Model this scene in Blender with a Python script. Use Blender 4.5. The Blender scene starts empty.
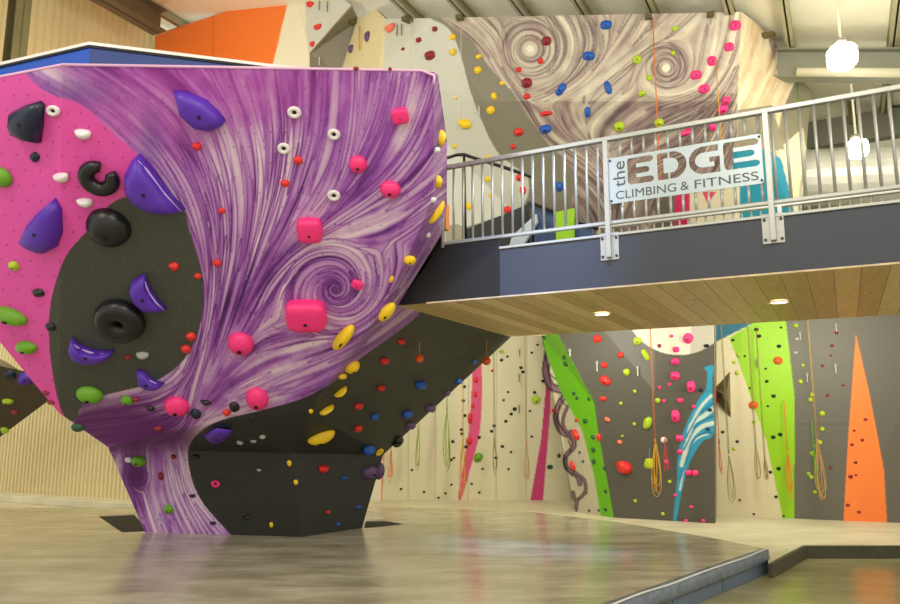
import bpy, bmesh, math, random
import numpy as np
from mathutils import Vector, Matrix
from mathutils.geometry import tessellate_polygon
random.seed(7); rng = np.random.default_rng(11)
scn = bpy.context.scene; COL = scn.collection
# ------------------------------------------------------------ camera numbers (900 x 604 frame)
F = 750.0; TH = math.atan(123/F); C_, S_ = math.cos(TH), math.sin(TH); EYE = 1.6
CAM = np.array([0, 0, EYE])
def ray(u, v):
    x = (u-450)/F; z = (302-v)/F
    return np.array([x, C_-z*S_, S_+z*C_])
def atz(u, v, z):
    d = ray(u, v); return CAM + d*((z-EYE)/d[2])
def atY(u, v, Y):
    d = ray(u, v); return CAM + d*(Y/d[1])
def onpl(u, v, p, n):
    d = ray(u, v); return CAM + d*(np.dot(p-CAM, n)/np.dot(d, n))
def proj(P):
    P = np.asarray(P); x, y, z = P[..., 0], P[..., 1], P[..., 2]-EYE
    f = y*C_+z*S_; up = -y*S_+z*C_
    return 450+F*x/f, 302-F*up/f
def plane3(a, b, c):
    n = np.cross(b-a, c-a); n /= np.linalg.norm(n)
    if np.dot(n, CAM-a) < 0: n = -n
    return a, n
def s2l(c):
    c = np.asarray(c, float)/255.0
    return np.where(c <= .04045, c/12.92, ((c+.055)/1.055)**2.4)
# ------------------------------------------------------------ materials
MATS = {}
def mat(name, rgb, rough=.6, metal=0, noise=0, nscale=8, bump=0, bscale=40, emit=0, coat=0):
    if name in MATS: return MATS[name]
    m = bpy.data.materials.new(name); m.use_nodes = True; nt = m.node_tree; b = nt.nodes['Principled BSDF']
    c = list(s2l(rgb))+[1]
    b.inputs['Base Color'].default_value = c; b.inputs['Roughness'].default_value = rough; b.inputs['Metallic'].default_value = metal
    b.inputs['Coat Weight'].default_value = coat
    tc = nt.nodes.new('ShaderNodeTexCoord')
    if noise:
        n = nt.nodes.new('ShaderNodeTexNoise'); n.inputs['Scale'].default_value = nscale; n.inputs['Detail'].default_value = 5
        nt.links.new(tc.outputs['Object'], n.inputs['Vector'])
        mx = nt.nodes.new('ShaderNodeMix'); mx.data_type = 'RGBA'
        mx.inputs['A'].default_value = [x*(1-noise) for x in c[:3]]+[1]; mx.inputs['B'].default_value = [min(1, x*(1+noise)) for x in c[:3]]+[1]
        nt.links.new(n.outputs['Fac'], mx.inputs['Factor']); nt.links.new(mx.outputs['Result'], b.inputs['Base Color'])
    if bump:
        n2 = nt.nodes.new('ShaderNodeTexNoise'); n2.inputs['Scale'].default_value = bscale; n2.inputs['Detail'].default_value = 4
        nt.links.new(tc.outputs['Object'], n2.inputs['Vector'])
        bp = nt.nodes.new('ShaderNodeBump'); bp.inputs['Strength'].default_value = bump; bp.inputs['Distance'].default_value = .02
        nt.links.new(n2.outputs['Fac'], bp.inputs['Height']); nt.links.new(bp.outputs['Normal'], b.inputs['Normal'])
    if emit:
        b.inputs['Emission Color'].default_value = c; b.inputs['Emission Strength'].default_value = emit
    MATS[name] = m; return m
def paint_mat(name, rough):
    m = bpy.data.materials.new(name); m.use_nodes = True; nt = m.node_tree; b = nt.nodes['Principled BSDF']
    a = nt.nodes.new('ShaderNodeVertexColor'); a.layer_name = 'paint'
    tc = nt.nodes.new('ShaderNodeTexCoord'); n = nt.nodes.new('ShaderNodeTexNoise'); n.inputs['Scale'].default_value = 60; n.inputs['Detail'].default_value = 3
    nt.links.new(tc.outputs['Object'], n.inputs['Vector'])
    bp = nt.nodes.new('ShaderNodeBump'); bp.inputs['Strength'].default_value = .15; bp.inputs['Distance'].default_value = .005
    nt.links.new(n.outputs['Fac'], bp.inputs['Height']); nt.links.new(bp.outputs['Normal'], b.inputs['Normal'])
    nt.links.new(a.outputs['Color'], b.inputs['Base Color']); b.inputs['Roughness'].default_value = rough
    MATS[name] = m; return m
paint_mat('painted_panel', .5); paint_mat('textured_panel', .55)
steel = mat('galvanised_steel', (176, 178, 172), .38, .55, .12, 20)
steel_dark = mat('dark_steel', (50, 48, 45), .5, .3)
# ------------------------------------------------------------ object helpers
def tag(o, label=None, cat=None, group=None, kind=None):
    if label: o['label'] = label
    if cat: o['category'] = cat
    if group: o['group'] = group
    if kind: o['kind'] = kind
    return o
def link(name, me, m=None, parent=None):
    o = bpy.data.objects.new(name, me); COL.objects.link(o)
    if m is not None and me is not None: me.materials.append(m)
    if parent is not None:
        o.parent = parent; o.matrix_parent_inverse = Matrix.Translation(-Vector(parent.location)) if parent.type == 'EMPTY' or True else Matrix()
    return o
def empty(name, loc, label, cat, group=None, kind=None):
    o = bpy.data.objects.new(name, None); COL.objects.link(o); o.location = Vector(loc); o.empty_display_size = .1
    return tag(o, label, cat, group, kind)
def mesh_from(name, verts, faces):
    me = bpy.data.meshes.new(name); me.from_pydata([tuple(map(float, v)) for v in verts], [], faces); me.update(); return me
def fix(me, smooth=False, bevel=0):
    bm = bmesh.new(); bm.from_mesh(me); bmesh.ops.recalc_face_normals(bm, faces=bm.faces)
    if bevel: bmesh.ops.bevel(bm, geom=bm.edges[:], offset=bevel, segments=2, affect='EDGES', profile=.5)
    for f in bm.faces: f.smooth = smooth
    bm.to_mesh(me); bm.free(); return me
class MB:
    def __init__(s): s.v = []; s.f = []
    def box(s, o, ax, ay, az):           # corner + three edge vectors
        o, ax, ay, az = [np.asarray(q, float) for q in (o, ax, ay, az)]; b = len(s.v)
        for k in range(8): s.v.append(o+ax*(k & 1)+ay*((k >> 1) & 1)+az*((k >> 2) & 1))
        s.f += [[b+i for i in q] for q in ((0, 1, 3, 2), (4, 6, 7, 5), (0, 4, 5, 1), (2, 3, 7, 6), (0, 2, 6, 4), (1, 5, 7, 3))]; return s
    def tube(s, pts, r, n=8, closed=False):
        pts = [np.asarray(p, float) for p in pts]; b = len(s.v); N = len(pts)
        rs = r if hasattr(r, '__len__') else [r]*N
        ref = None
        for i, p in enumerate(pts):
            if closed: t = pts[(i+1) % N]-pts[i-1]
            else: t = pts[min(i+1, N-1)]-pts[max(i-1, 0)]
            t = t/(np.linalg.norm(t)+1e-9)
            if ref is None: ref = np.array([0, 0, 1.]) if abs(t[2]) < .9 else np.array([1., 0, 0])
            a = np.cross(t, ref); a /= (np.linalg.norm(a)+1e-9); c = np.cross(t, a); ref = -c
            for k in range(n):
                w = 2*math.pi*k/n; s.v.append(p+(a*math.cos(w)+c*math.sin(w))*rs[i])
        for i in range(N if closed else N-1):
            j = (i+1) % N
            for k in range(n): s.f.append([b+i*n+k, b+i*n+(k+1) % n, b+j*n+(k+1) % n, b+j*n+k])
        if not closed: s.f += [[b+k for k in range(n)][::-1], [b+(N-1)*n+k for k in range(n)]]
        return s
    def prism(s, poly, depth):           # 3d polygon extruded by vector
        poly = [np.asarray(p, float) for p in poly]; depth = np.asarray(depth, float); b = len(s.v); n = len(poly)
        s.v += poly+[p+depth for p in poly]
        tris = tessellate_polygon([[Vector(p) for p in poly]])
        s.f += [[b+i for i in t] for t in tris]+[[b+n+i for i in t][::-1] for t in tris]
        s.f += [[b+i, b+(i+1) % n, b+n+(i+1) % n, b+n+i] for i in range(n)]; return s
    def build(s, name, m, parent=None, smooth=False, bevel=0, **k):
        o = link(name, fix(mesh_from(name, s.v, s.f), smooth, bevel), m, parent); tag(o, **k); return o

# ============================================================ ARTWORK (mural paint), held per vertex
U0, V0, U1, V1, Z = -110, -24, 980, 620, 2
AW, AH = (U1-U0)*Z, (V1-V0)*Z
gy, gx = np.mgrid[0:AH, 0:AW].astype(np.float32)
PU = gx/Z+U0; PV = gy/Z+V0
def blur(a, r):
    if r < 1: return a
    k = np.exp(-np.arange(-3*r, 3*r+1)**2/(2*r*r)); k /= k.sum(); n = len(k)//2
    for ax in (0, 1):
        p = np.pad(a, [(n, n) if i == ax else (0, 0) for i in range(a.ndim)], mode='edge')
        o = np.zeros_like(a)
        for i, w in enumerate(k):
            sl = [slice(None)]*a.ndim; sl[ax] = slice(i, i+a.shape[ax]); o += w*p[tuple(sl)]
        a = o
    return a
def inside(poly):
    poly = np.array(poly, float); m = np.zeros((AH, AW), bool)
    x0 = max(0, int((poly[:, 0].min()-U0)*Z)-1); x1 = min(AW, int((poly[:, 0].max()-U0)*Z)+2)
    y0 = max(0, int((poly[:, 1].min()-V0)*Z)-1); y1 = min(AH, int((poly[:, 1].max()-V0)*Z)+2)
    if x1 <= x0 or y1 <= y0: return m
    X = PU[y0:y1, x0:x1]; Y = PV[y0:y1, x0:x1]; r = np.zeros(X.shape, bool)
    for i in range(len(poly)):
        (ax, ay), (bx, by) = poly[i], poly[(i+1) % len(poly)]
        if ay == by: continue
        c = ((ay > Y) != (by > Y)) & (X < (bx-ax)*(Y-ay)/(by-ay)+ax); r ^= c
    m[y0:y1, x0:x1] = r; return m
def smooth_poly(p, n=6, closed=True):
    p = np.array(p, float); N = len(p); out = []
    for i in range(N if closed else N-1):
        g = (lambda k: p[k % N]) if closed else (lambda k: p[min(max(k, 0), N-1)])
        a, b, c, d = g(i-1), g(i), g(i+1), g(i+2)
        for t in np.arange(n)/n:
            out.append(.5*((2*b)+(-a+c)*t+(2*a-5*b+4*c-d)*t*t+(-a+3*b-3*c+d)*t**3))
    if not closed: out.append(p[-1])
    return np.array(out)
def setc(img, m, rgb): img[m] = s2l(rgb)
def mixc(img, w, rgb):
    img += (np.asarray(s2l(rgb), np.float32)-img)*w[..., None]
def field(box, strokes, swirls):
    """orientation field on a coarse grid inside box from hand drawn brush strokes"""
    x0, y0, x1, y1 = box; st = 3
    X, Y = np.meshgrid(np.arange(x0, x1+st, st), np.arange(y0, y1+st, st))
    c2 = np.zeros(X.shape); s2 = np.zeros(X.shape)
    P = []
    for s in strokes:
        q = smooth_poly(s, 10, False); d = np.diff(q, axis=0)
        for a, t in zip(q[:-1:2], d[::2]): P.append((a[0], a[1], math.atan2(t[1], t[0]), 1.))
    for (cx, cy, R, pitch) in swirls:
        for r in np.arange(2, R, 4):
            n = max(6, int(r*.9))
            for k in range(n):
                w = 2*math.pi*k/n; P.append((cx+r*math.cos(w), cy+r*math.sin(w), w+math.pi/2+pitch, 1.2))
    for (a, b, an, w) in P:
        k = w/((X-a)**2+(Y-b)**2+12)**1.6
        c2 += k*math.cos(2*an); s2 += k*math.sin(2*an)
    return (x0, y0, st, c2, s2)
def samp_ang(fl, x, y):
    x0, y0, st, c2, s2 = fl
    i = np.clip((x-x0)/st, 0, c2.shape[1]-1.001); j = np.clip((y-y0)/st, 0, c2.shape[0]-1.001)
    i0 = i.astype(int); j0 = j.astype(int); a = i-i0; b = j-j0
    def g(A):
        nrm = A
        return nrm[j0, i0]*(1-a)*(1-b)+nrm[j0, i0+1]*a*(1-b)+nrm[j0+1, i0]*(1-a)*b+nrm[j0+1, i0+1]*a*b
    return .5*np.arctan2(g(s2), g(c2))
def step(fl, x, y, dx, dy, h):
    an = samp_ang(fl, x, y); tx, ty = np.cos(an), np.sin(an)
    s = np.where(tx*dx+ty*dy < 0, -1, 1); tx, ty = tx*s, ty*s
    return x+tx*h, y+ty*h, tx, ty
def norm_fl(fl):
    x0, y0, st, c2, s2 = fl; m = np.hypot(c2, s2)+1e-12
    return (x0, y0, st, c2/m, s2/m)
def lic(fl, mask, grain, L):
    ys, xs = np.nonzero(mask); out = np.zeros((AH, AW), np.float32)
    nz = rng.random((AH, AW)).astype(np.float32); nz = blur(nz, grain); nz = (nz-nz.mean())/nz.std()
    acc = nz[ys, xs].copy()
    for sg in (1, -1):
        x = xs/Z+U0; y = ys/Z+V0; an = samp_ang(fl, x, y); dx, dy = np.cos(an)*sg, np.sin(an)*sg
        for k in range(L):
            x, y, dx, dy = step(fl, x, y, dx, dy, 1.0)
            acc += nz[np.clip(((y-V0)*Z).astype(int), 0, AH-1), np.clip(((x-U0)*Z).astype(int), 0, AW-1)]
    acc = (acc-acc.mean())/acc.std(); out[ys, xs] = acc; return out
def traces(fl, x, y, N, h):
    an = samp_ang(fl, x, y); dx, dy = np.cos(an), np.sin(an); PX = np.zeros((N, len(x))); PY = PX.copy()
    for q in range(N): PX[q], PY[q] = x, y; x, y, dx, dy = step(fl, x, y, dx, dy, h)
    return PX, PY
def strokes_layer(fl, mask, n, lmin, lmax, wmin, wmax, seeds=None):
    ys, xs = np.nonzero(mask); out = np.zeros((AH, AW), np.float32)
    if len(xs) == 0: return out
    K = rng.integers(len(xs), size=n); AX, AY = traces(fl, xs[K]/Z+U0, ys[K]/Z+V0, int(lmax/.45)+2, .45)
    for i in range(n):
        L = rng.uniform(lmin, lmax); W = rng.uniform(wmin, wmax)*Z/2; h = .45; N = int(L/h); PX = AX[:N, i]; PY = AY[:N, i]
        t = np.linspace(0, 1, N); w = W*np.sin(math.pi*np.clip(t, .02, .98))**.6
        R = int(math.ceil(W))+1
        cx = (PX-U0)*Z; cy = (PY-V0)*Z
        for oy in range(-R, R+1):
            for ox in range(-R, R+1):
                ix = np.round(cx).astype(int)+ox; iy = np.round(cy).astype(int)+oy
                d = np.hypot(ix-cx, iy-cy); a = np.clip(w-d+.5, 0, 1)
                ok = (ix >= 0) & (iy >= 0) & (ix < AW) & (iy < AH) & (a > 0)
                np.maximum.at(out, (iy[ok], ix[ok]), a[ok].astype(np.float32))
    return out*mask
def strands(fl, mask, t, n, lmin, lmax, wmin, wmax, lo, hi, dark, aw=.85):
    """hair-like brush strands painted one over another: a dark outline, then a lighter body"""
    ys, xs = np.nonzero(mask)
    K = rng.integers(len(xs), size=n); AX, AY = traces(fl, xs[K]/Z+U0, ys[K]/Z+V0, int(lmax*2)+2, .5)
    for i in range(n):
        L = rng.uniform(lmin, lmax); W = rng.uniform(wmin, wmax)*Z/2; h = .5; N = int(L/h); PX = AX[:N, i]; PY = AY[:N, i]
        tt = np.linspace(0, 1, N); w = W*np.sin(math.pi*np.clip(tt, .01, .99))**.7; cx = (PX-U0)*Z; cy = (PY-V0)*Z; val = rng.uniform(lo, hi); R = int(math.ceil(W+2.2))+1
        x0, y0 = int(cx.min())-R-1, int(cy.min())-R-1; a1 = np.zeros((int(cy.max())-y0+R+3, int(cx.max())-x0+R+3), np.float32)-99
        for oy in range(-R, R+1):
            for ox in range(-R, R+1):
                ix = np.round(cx).astype(int)+ox; iy = np.round(cy).astype(int)+oy; a = w-np.hypot(ix-cx, iy-cy)
                np.maximum.at(a1, (iy-y0, ix-x0), a.astype(np.float32))
        gy0, gx0 = max(0, y0), max(0, x0); gy1, gx1 = min(AH, y0+a1.shape[0]), min(AW, x0+a1.shape[1])
        if gy1 <= gy0 or gx1 <= gx0: continue
        a1 = a1[gy0-y0:gy1-y0, gx0-x0:gx1-x0]; m = mask[gy0:gy1, gx0:gx1]; T = t[gy0:gy1, gx0:gx1]
        o = np.clip(a1+1.9, 0, 1)*m*aw; T += (dark-T)*o; b = np.clip(a1+.3, 0, 1)*m*aw
        body = val*(.72+.28*np.clip(a1/(W+.1)*1.6, 0, 1)); T += (body-T)*b
    return t
def line_layer(pts, w, smooth=True):
    q = smooth_poly(pts, 14, False) if smooth and len(pts) > 2 else np.array([np.array(pts[0])*(1-t)+np.array(pts[-1])*t for t in np.linspace(0, 1, 40)])
    out = np.zeros((AH, AW), np.float32)
    d = np.r_[0, np.cumsum(np.hypot(*np.diff(q, axis=0).T))]; t = np.arange(0, d[-1], .4)
    X = (np.interp(t, d, q[:, 0])-U0)*Z; Y = (np.interp(t, d, q[:, 1])-V0)*Z; W = w*Z/2
    if hasattr(w, '__len__'): W = np.interp(t/d[-1], np.linspace(0, 1, len(w)), np.array(w)*Z/2)
    else: W = np.full(len(t), W)
    R = int(math.ceil(W.max()))+1
    for oy in range(-R, R+1):
        for ox in range(-R, R+1):
            ix = np.round(X).astype(int)+ox; iy = np.round(Y).astype(int)+oy
            a = np.clip(W-np.hypot(ix-X, iy-Y)+.5, 0, 1); ok = (ix >= 0) & (iy >= 0) & (ix < AW) & (iy < AH) & (a > 0)
            np.maximum.at(out, (iy[ok], ix[ok]), a[ok].astype(np.float32))
    return out
def ramp(t, stops):
    xs = [s[0] for s in stops]; cs = np.array([s2l(s[1]) for s in stops])
    return np.stack([np.interp(t, xs, cs[:, k]) for k in range(3)], -1)
def bolts(img, m, du, rgb, w=.55, rowjit=.3):
    """the grid of threaded bolt holes drilled through the panels"""
    acc = np.zeros((AH, AW), np.float32)
    for j, v in enumerate(np.arange(20, 560, du)):
        for u in np.arange(-60, 960, du):
            x = u+(du/2 if j % 2 else 0)+rng.uniform(-1, 1)+v*.06; y = v+rng.uniform(-1, 1)+u*.03
            ix = int((x-U0)*Z); iy = int((y-V0)*Z)
            if 1 <= ix < AW-2 and 1 <= iy < AH-2: acc[iy:iy+2, ix:ix+2] = w; acc[iy-1:iy+3, ix:ix+2] = np.maximum(acc[iy-1:iy+3, ix:ix+2], w*.4)
    mixc(img, acc*m, rgb)

# ---------------- boulder artwork
ART1 = np.zeros((AH, AW, 3), np.float32); ART1[:] = s2l((44, 46, 42))
PURPLE_EDGE = [(420, 312), (415, 318), (392, 336), (362, 357), (334, 381), (303, 398), (262, 410), (222, 420), (200, 432), (188, 450), (192, 480), (205, 506), (236, 540)]
purple = inside([(18, 50), (480, 50), (480, 290)]+list(map(tuple, smooth_poly(PURPLE_EDGE, 5, False)))+[(60, 560), (20, 480), (-20, 300), (-110, 60)])
pink = inside([(-110, 40), (15, 55)]+list(map(tuple, smooth_poly([(20, 68), (43, 90), (62, 98), (83, 106), (112, 132), (136, 153), (150, 172), (158, 195), (150, 215)], 5, False)))+[(120, 230), (66, 330), (75, 430), (-110, 460)])
char_ = inside(smooth_poly([(138, 196), (112, 203), (89, 229), (66, 256), (52, 296), (49, 336), (53, 376), (62, 412), (74, 421), (83, 405), (109, 394), (149, 384), (178, 366), (196, 339), (204, 304), (202, 272), (190, 232), (180, 208)], 6))
STR1 = [[(30, 73), (75, 100), (122, 135), (163, 180), (190, 230), (203, 290), (200, 340), (185, 390), (178, 425)],
 [(70, 70), (130, 105), (172, 150), (200, 200), (212, 260), (211, 320), (196, 380), (188, 430)],
 [(130, 70), (182, 110), (214, 170), (226, 230), (221, 290), (204, 360), (194, 420)],
 [(180, 70), (222, 120), (239, 180), (241, 240), (230, 300), (212, 370), (197, 425)],
 [(230, 70), (251, 130), (258, 190), (249, 250), (234, 310), (214, 370)], [(280, 70), (286, 130), (280, 190), (262, 250), (239, 310), (218, 368)],
 [(322, 70), (318, 130), (305, 180), (285, 230), (257, 290), (231, 350), (205, 400)], [(348, 70), (346, 130), (335, 180), (312, 220), (284, 252), (258, 292), (240, 325)],
 [(400, 70), (390, 120), (368, 168), (338, 208), (302, 246)], [(434, 90), (412, 148), (378, 190), (338, 220), (300, 245)],
 [(436, 145), (405, 185), (362, 210), (312, 238), (272, 270)], [(438, 185), (395, 214), (345, 234), (300, 254), (265, 285)], [(430, 215), (395, 240), (350, 250), (305, 262), (282, 285)],
 [(435, 230), (408, 280), (370, 318), (320, 345), (255, 365), (205, 398)], [(415, 262), (385, 305), (345, 340), (285, 365), (225, 392), (196, 415)],
 [(410, 305), (370, 335), (325, 362), (268, 385), (210, 410)], [(400, 325), (345, 362), (285, 392), (230, 408), (195, 425)], [(330, 383), (280, 400), (232, 412), (200, 425)],
 [(305, 330), (265, 338), (230, 365), (205, 395)], [(262, 300), (245, 330), (222, 365), (204, 398)], [(395, 245), (396, 268), (384, 300), (352, 330), (300, 342), (262, 352)],
 [(75, 412), (120, 400), (160, 392), (190, 372), (200, 345)], [(72, 425), (110, 420), (150, 415), (185, 405)], [(110, 445), (150, 432), (185, 420)],
 [(125, 450), (132, 490), (145, 535)], [(150, 455), (152, 495), (165, 535)], [(172, 455), (180, 495), (200, 535)], [(186, 452), (195, 490), (212, 515), (235, 540)]]
FL1 = norm_fl(field((-20, 50, 480, 560), STR1, [(335, 289, 44, .24), (137, 478, 12, .2)]))
pm = purple
fine = lic(FL1, pm, 1.1, 22); coarse = lic(FL1, pm, 3.2, 34); broad = lic(FL1, pm, 8, 40)
t = (.50+.04*fine+.11*coarse+.08*broad).astype(np.float32)
t = strands(FL1, pm, t, 330, 80, 210, 4.5, 11, .48, .95, .12, .85)
t = strands(FL1, pm, t, 150, 40, 150, 2, 5, .6, 1.08, .12, .9)
d2 = strokes_layer(FL1, pm, 170, 60, 190, .8, 1.8)
t = t*.84+.03*coarse+.06*broad-d2*.36+.16
# pinker wash upper left, plainer magenta centre, deep violet gaps
def spot(cx, cy, rx, ry): return np.exp(-(((PU-cx)/rx)**2+((PV-cy)/ry)**2))
t = t+.10*spot(235, 400, 90, 60)+.12*spot(170, 500, 30, 50)+.1*spot(260, 150, 60, 60)-.18*spot(95, 95, 60, 22)-.16*spot(150, 425, 60, 22)-.10*spot(300, 262, 50, 22)-.12*spot(395, 190, 40, 20)-.1*spot(360, 110, 25, 60)+.10*spot(360, 245, 50, 12)
fade = np.clip(spot(130, 100, 110, 45)+.8*spot(240, 90, 90, 30)+.5*spot(385, 110, 50, 45), 0, .6)
t = t*(1-fade)+(.47+.1*broad+.05*coarse)*fade
pc = ramp(np.clip(t, 0, 1), [(0, (62, 16, 84)), (.22, (104, 40, 132)), (.45, (158, 88, 180)), (.62, (188, 134, 202)), (.8, (210, 176, 212)), (1, (234, 212, 230))])
ART1[pm] = pc[pm]
mixc(ART1, (.4*np.clip(spot(230, 85, 120, 40)+spot(130, 110, 80, 40), 0, 1)*pm).astype(np.float32), (196, 62, 176))
mixc(ART1, (.55*np.clip(spot(75, 92, 45, 16)+spot(150, 140, 12, 30), 0, 1)*pm).astype(np.float32), (92, 72, 150))
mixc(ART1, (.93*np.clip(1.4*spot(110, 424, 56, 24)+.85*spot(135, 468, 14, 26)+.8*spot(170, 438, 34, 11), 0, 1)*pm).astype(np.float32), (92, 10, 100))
mixc(ART1, (.25*np.clip(spot(375, 160, 60, 50), 0, 1)*pm).astype(np.float32), (150, 60, 190))
strip = inside([(434, 60), (460, 60), (460, 240), (420, 330), (300, 410), (385, 306), (433, 200)]) & pm
mixc(ART1, (strip*.30).astype(np.float32), (120, 96, 128))
setc(ART1, pink, (232, 82, 176))
setc(ART1, char_, (66, 70, 62))
bolts(ART1, pm & ~char_, 15, (50, 16, 60), .95); bolts(ART1, pink & ~char_, 15, (150, 30, 110), .6)
bolts(ART1, char_, 13, (150, 150, 140), .35); bolts(ART1, ~(pm | pink | char_), 14, (110, 110, 105), .3)
ART1 = blur(ART1, .7) if False else ART1

# ---------------- rear wall artwork
ART2 = np.zeros((AH, AW, 3), np.float32); ART2[:] = s2l((214, 212, 196))
CR = (226, 220, 190); CH = (84, 82, 74)
# upper
setc(ART2, PV < 300, (202, 204, 192))
setc(ART2, inside([(386, -20), (378, 300), (300, 300), (300, -20)]), (226, 214, 172))
GREYCURVE = [(431, 19), (449, 29), (460, 53), (471, 93), (487, 133), (500, 155), (514, 166), (526, 175), (529, 186), (527, 198), (519, 209), (500, 216), (470, 226), (446, 232)]
grey = inside([(431, -20)]+list(map(tuple, smooth_poly(GREYCURVE, 5, False)))+[(446, 300), (900, 300), (900, -20)])
setc(ART2, grey, (128, 124, 106))
MUR = [(433, 10), (455, 30), (471, 40), (487, 64), (513, 93), (527, 115), (540, 133), (553, 150), (575, 172), (578, 185), (570, 205), (566, 240)]
mural = inside([(433, -20)]+list(map(tuple, smooth_poly(MUR, 5, False)))+[(566, 300), (735, 300), (900, 260), (900, -20)])
STR2 = [[(440, 16), (475, 40), (500, 75), (520, 105), (545, 140), (580, 165)], [(470, 14), (498, 42), (512, 78), (540, 112), (570, 140)],
 [(560, 14), (574, 45), (562, 80), (530, 98)], [(590, 14), (600, 45), (585, 75), (555, 95), (532, 104)], [(645, 14), (625, 50), (600, 75), (568, 98)], [(668, 20), (640, 55), (600, 90)],
 [(692, 14), (660, 42), (620, 60), (583, 90)], [(738, 14), (728, 60), (705, 95)], [(715, 14), (710, 50), (698, 85), (668, 96)], [(530, 108), (545, 140), (580, 165), (620, 200)],
 [(560, 105), (570, 135), (600, 155)], [(625, 100), (595, 130), (600, 155), (615, 200)], [(700, 98), (650, 120), (605, 150)], [(740, 105), (715, 150), (690, 200)], [(680, 150), (640, 170), (620, 210)],
 [(766, 36), (756, 80), (742, 110), (736, 150)], [(780, 60), (765, 90), (748, 130)], [(805, 82), (785, 112), (772, 150), (768, 200)]]
FL2 = norm_fl(field((420, -10, 830, 260), STR2, [(530, 49, 26, .1), (666, 68, 26, .2)]))
f2 = lic(FL2, mural, 1.3, 20); c2_ = lic(FL2, mural, 4, 30)
d3 = strokes_layer(FL2, mural, 190, 40, 120, .6, 1.5); l3 = strokes_layer(FL2, mural, 120, 30, 80, 1.5, 4)
t = (.66+.05*f2+.12*c2_).astype(np.float32)
t = strands(FL2, mural, t, 150, 50, 150, 4, 10, .55, .95, .2, .75); t = strands(FL2, mural, t, 110, 30, 110, 1.5, 4, .6, 1.05, .15, .85)
t = t*.92+.05*c2_-.3*d3-.2*(PV > 101)*(PU < 737)-.08*spot(620, 60, 90, 60)  # darker below the fold: shade of the overhang painted into the mural
t += .45*spot(530, 49, 7, 7)+.3*spot(666, 68, 6, 6)
for cx, cy, rr in ((530, 49, (9, 13, 20, 27)), (666, 68, (5, 9, 14, 20))):
    R = np.hypot(PU-cx, PV-cy)
    for r in rr: t -= .3*np.exp(-((R-r)/1.1)**2)
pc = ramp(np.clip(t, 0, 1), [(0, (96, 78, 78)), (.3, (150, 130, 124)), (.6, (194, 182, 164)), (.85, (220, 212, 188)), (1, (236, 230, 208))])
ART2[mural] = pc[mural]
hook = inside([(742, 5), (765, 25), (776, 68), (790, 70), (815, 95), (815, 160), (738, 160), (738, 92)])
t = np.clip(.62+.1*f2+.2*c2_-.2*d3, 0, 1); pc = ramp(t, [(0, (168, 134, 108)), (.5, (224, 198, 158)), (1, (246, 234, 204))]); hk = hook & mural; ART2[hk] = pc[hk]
setc(ART2, inside([(776, 150), (782, 110), (797, 78), (815, 85), (815, 160)]), (142, 136, 112))
setc(ART2, inside([(733, 230), (733, 150), (770, 150), (782, 160), (792, 195), (796, 230)]), (28, 142, 172))
setc(ART2, inside([(779, 149), (803, 128), (806, 150), (800, 185), (797, 230), (792, 200)]), (236, 230, 190))
setc(ART2, inside([(738, 110), (772, 105), (785, 150), (738, 150)]), (150, 142, 118))
setc(ART2, inside([(683, 190), (740, 168), (740, 240), (683, 240)]), (226, 216, 186))
setc(ART2, inside([(675, 196), (690, 190), (690, 240), (675, 240)]), (210, 40, 100))
setc(ART2, inside([(702, 192), (716, 192), (708, 204)]), (224, 60, 96))
setc(ART2, inside([(655, 188), (675, 180), (675, 240), (655, 240)]), (110, 106, 96))
# lower
low = PV > 240
setc(ART2, low, CR)
for x in (409, 436, 469, 497, 527): mixc(ART2, line_layer([(x, 250), (x-1, 502)], .9, False)*.55*low, (150, 140, 112))
setc(ART2, inside([(220, 250), (383, 250), (383, 515), (220, 515)]), (240, 232, 212))
mixc(ART2, line_layer([(384, 440), (381, 515)], 1.6, False), (232, 150, 110))
setc(ART2, inside(smooth_poly([(478, 330), (482, 375), (480, 430), (470, 470), (462, 497), (458, 497), (464, 460), (469, 430), (472, 380), (473, 335)], 4)), (226, 84, 136))
setc(ART2, inside([(547, 375), (551, 375), (550, 415), (543, 502), (530, 502), (541, 440)]), (208, 62, 128))
# pale panel with the smoke drawing, green stripe, charcoal panel
setc(ART2, inside([(541, 250), (620, 250), (620, 530), (574, 530)]), (196, 190, 168))
for q, w in (([(549, 338), (548, 355), (546, 372), (551, 386), (562, 390)], 7), ([(550, 345), (556, 362), (566, 378), (564, 390)], 6), ([(570, 392), (560, 402), (556, 418), (562, 432), (573, 436)], 5),
             ([(573, 402), (566, 410), (563, 425), (572, 440)], 2.5), ([(571, 432), (574, 446), (566, 456), (567, 468), (577, 476), (580, 484)], 4), ([(574, 472), (584, 480), (585, 492), (576, 500), (573, 492)], 2.5), ([(577, 500), (575, 514)], 3)):
    mixc(ART2, line_layer(q, w+1.2), (84, 58, 72)); mixc(ART2, line_layer(q, max(.8, w-2.6))*.9, (158, 124, 146))
for q in ([(546, 350), (549, 372), (560, 382)], [(552, 350), (560, 370), (567, 384)], [(563, 392), (561, 400), (567, 406)], [(560, 405), (557, 420), (566, 434)], [(568, 440), (571, 450), (564, 462), (572, 476)]):
    mixc(ART2, line_layer(q, 1.6)*.9, (52, 32, 40))
setc(ART2, inside([(536, 250), (552, 300), (558, 335), (594, 402), (598, 430), (616, 530), (603, 530), (594, 475), (582, 430), (560, 390), (543, 345), (530, 250)]), (104, 184, 12))
setc(ART2, inside([(530, 240), (558, 335), (594, 402), (598, 430), (616, 530), (722, 530), (716, 240)]), CH)
setc(ART2, inside([(612, 240), (600, 326), (640, 374), (655, 392), (655, 240)]), (104, 104, 102))  # lighter wedge: facet shading painted into the charcoal
circ = (np.hypot(PU-679, (PV-298)) < 57) & (PU > 600) & (PU < 716) & low
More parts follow.
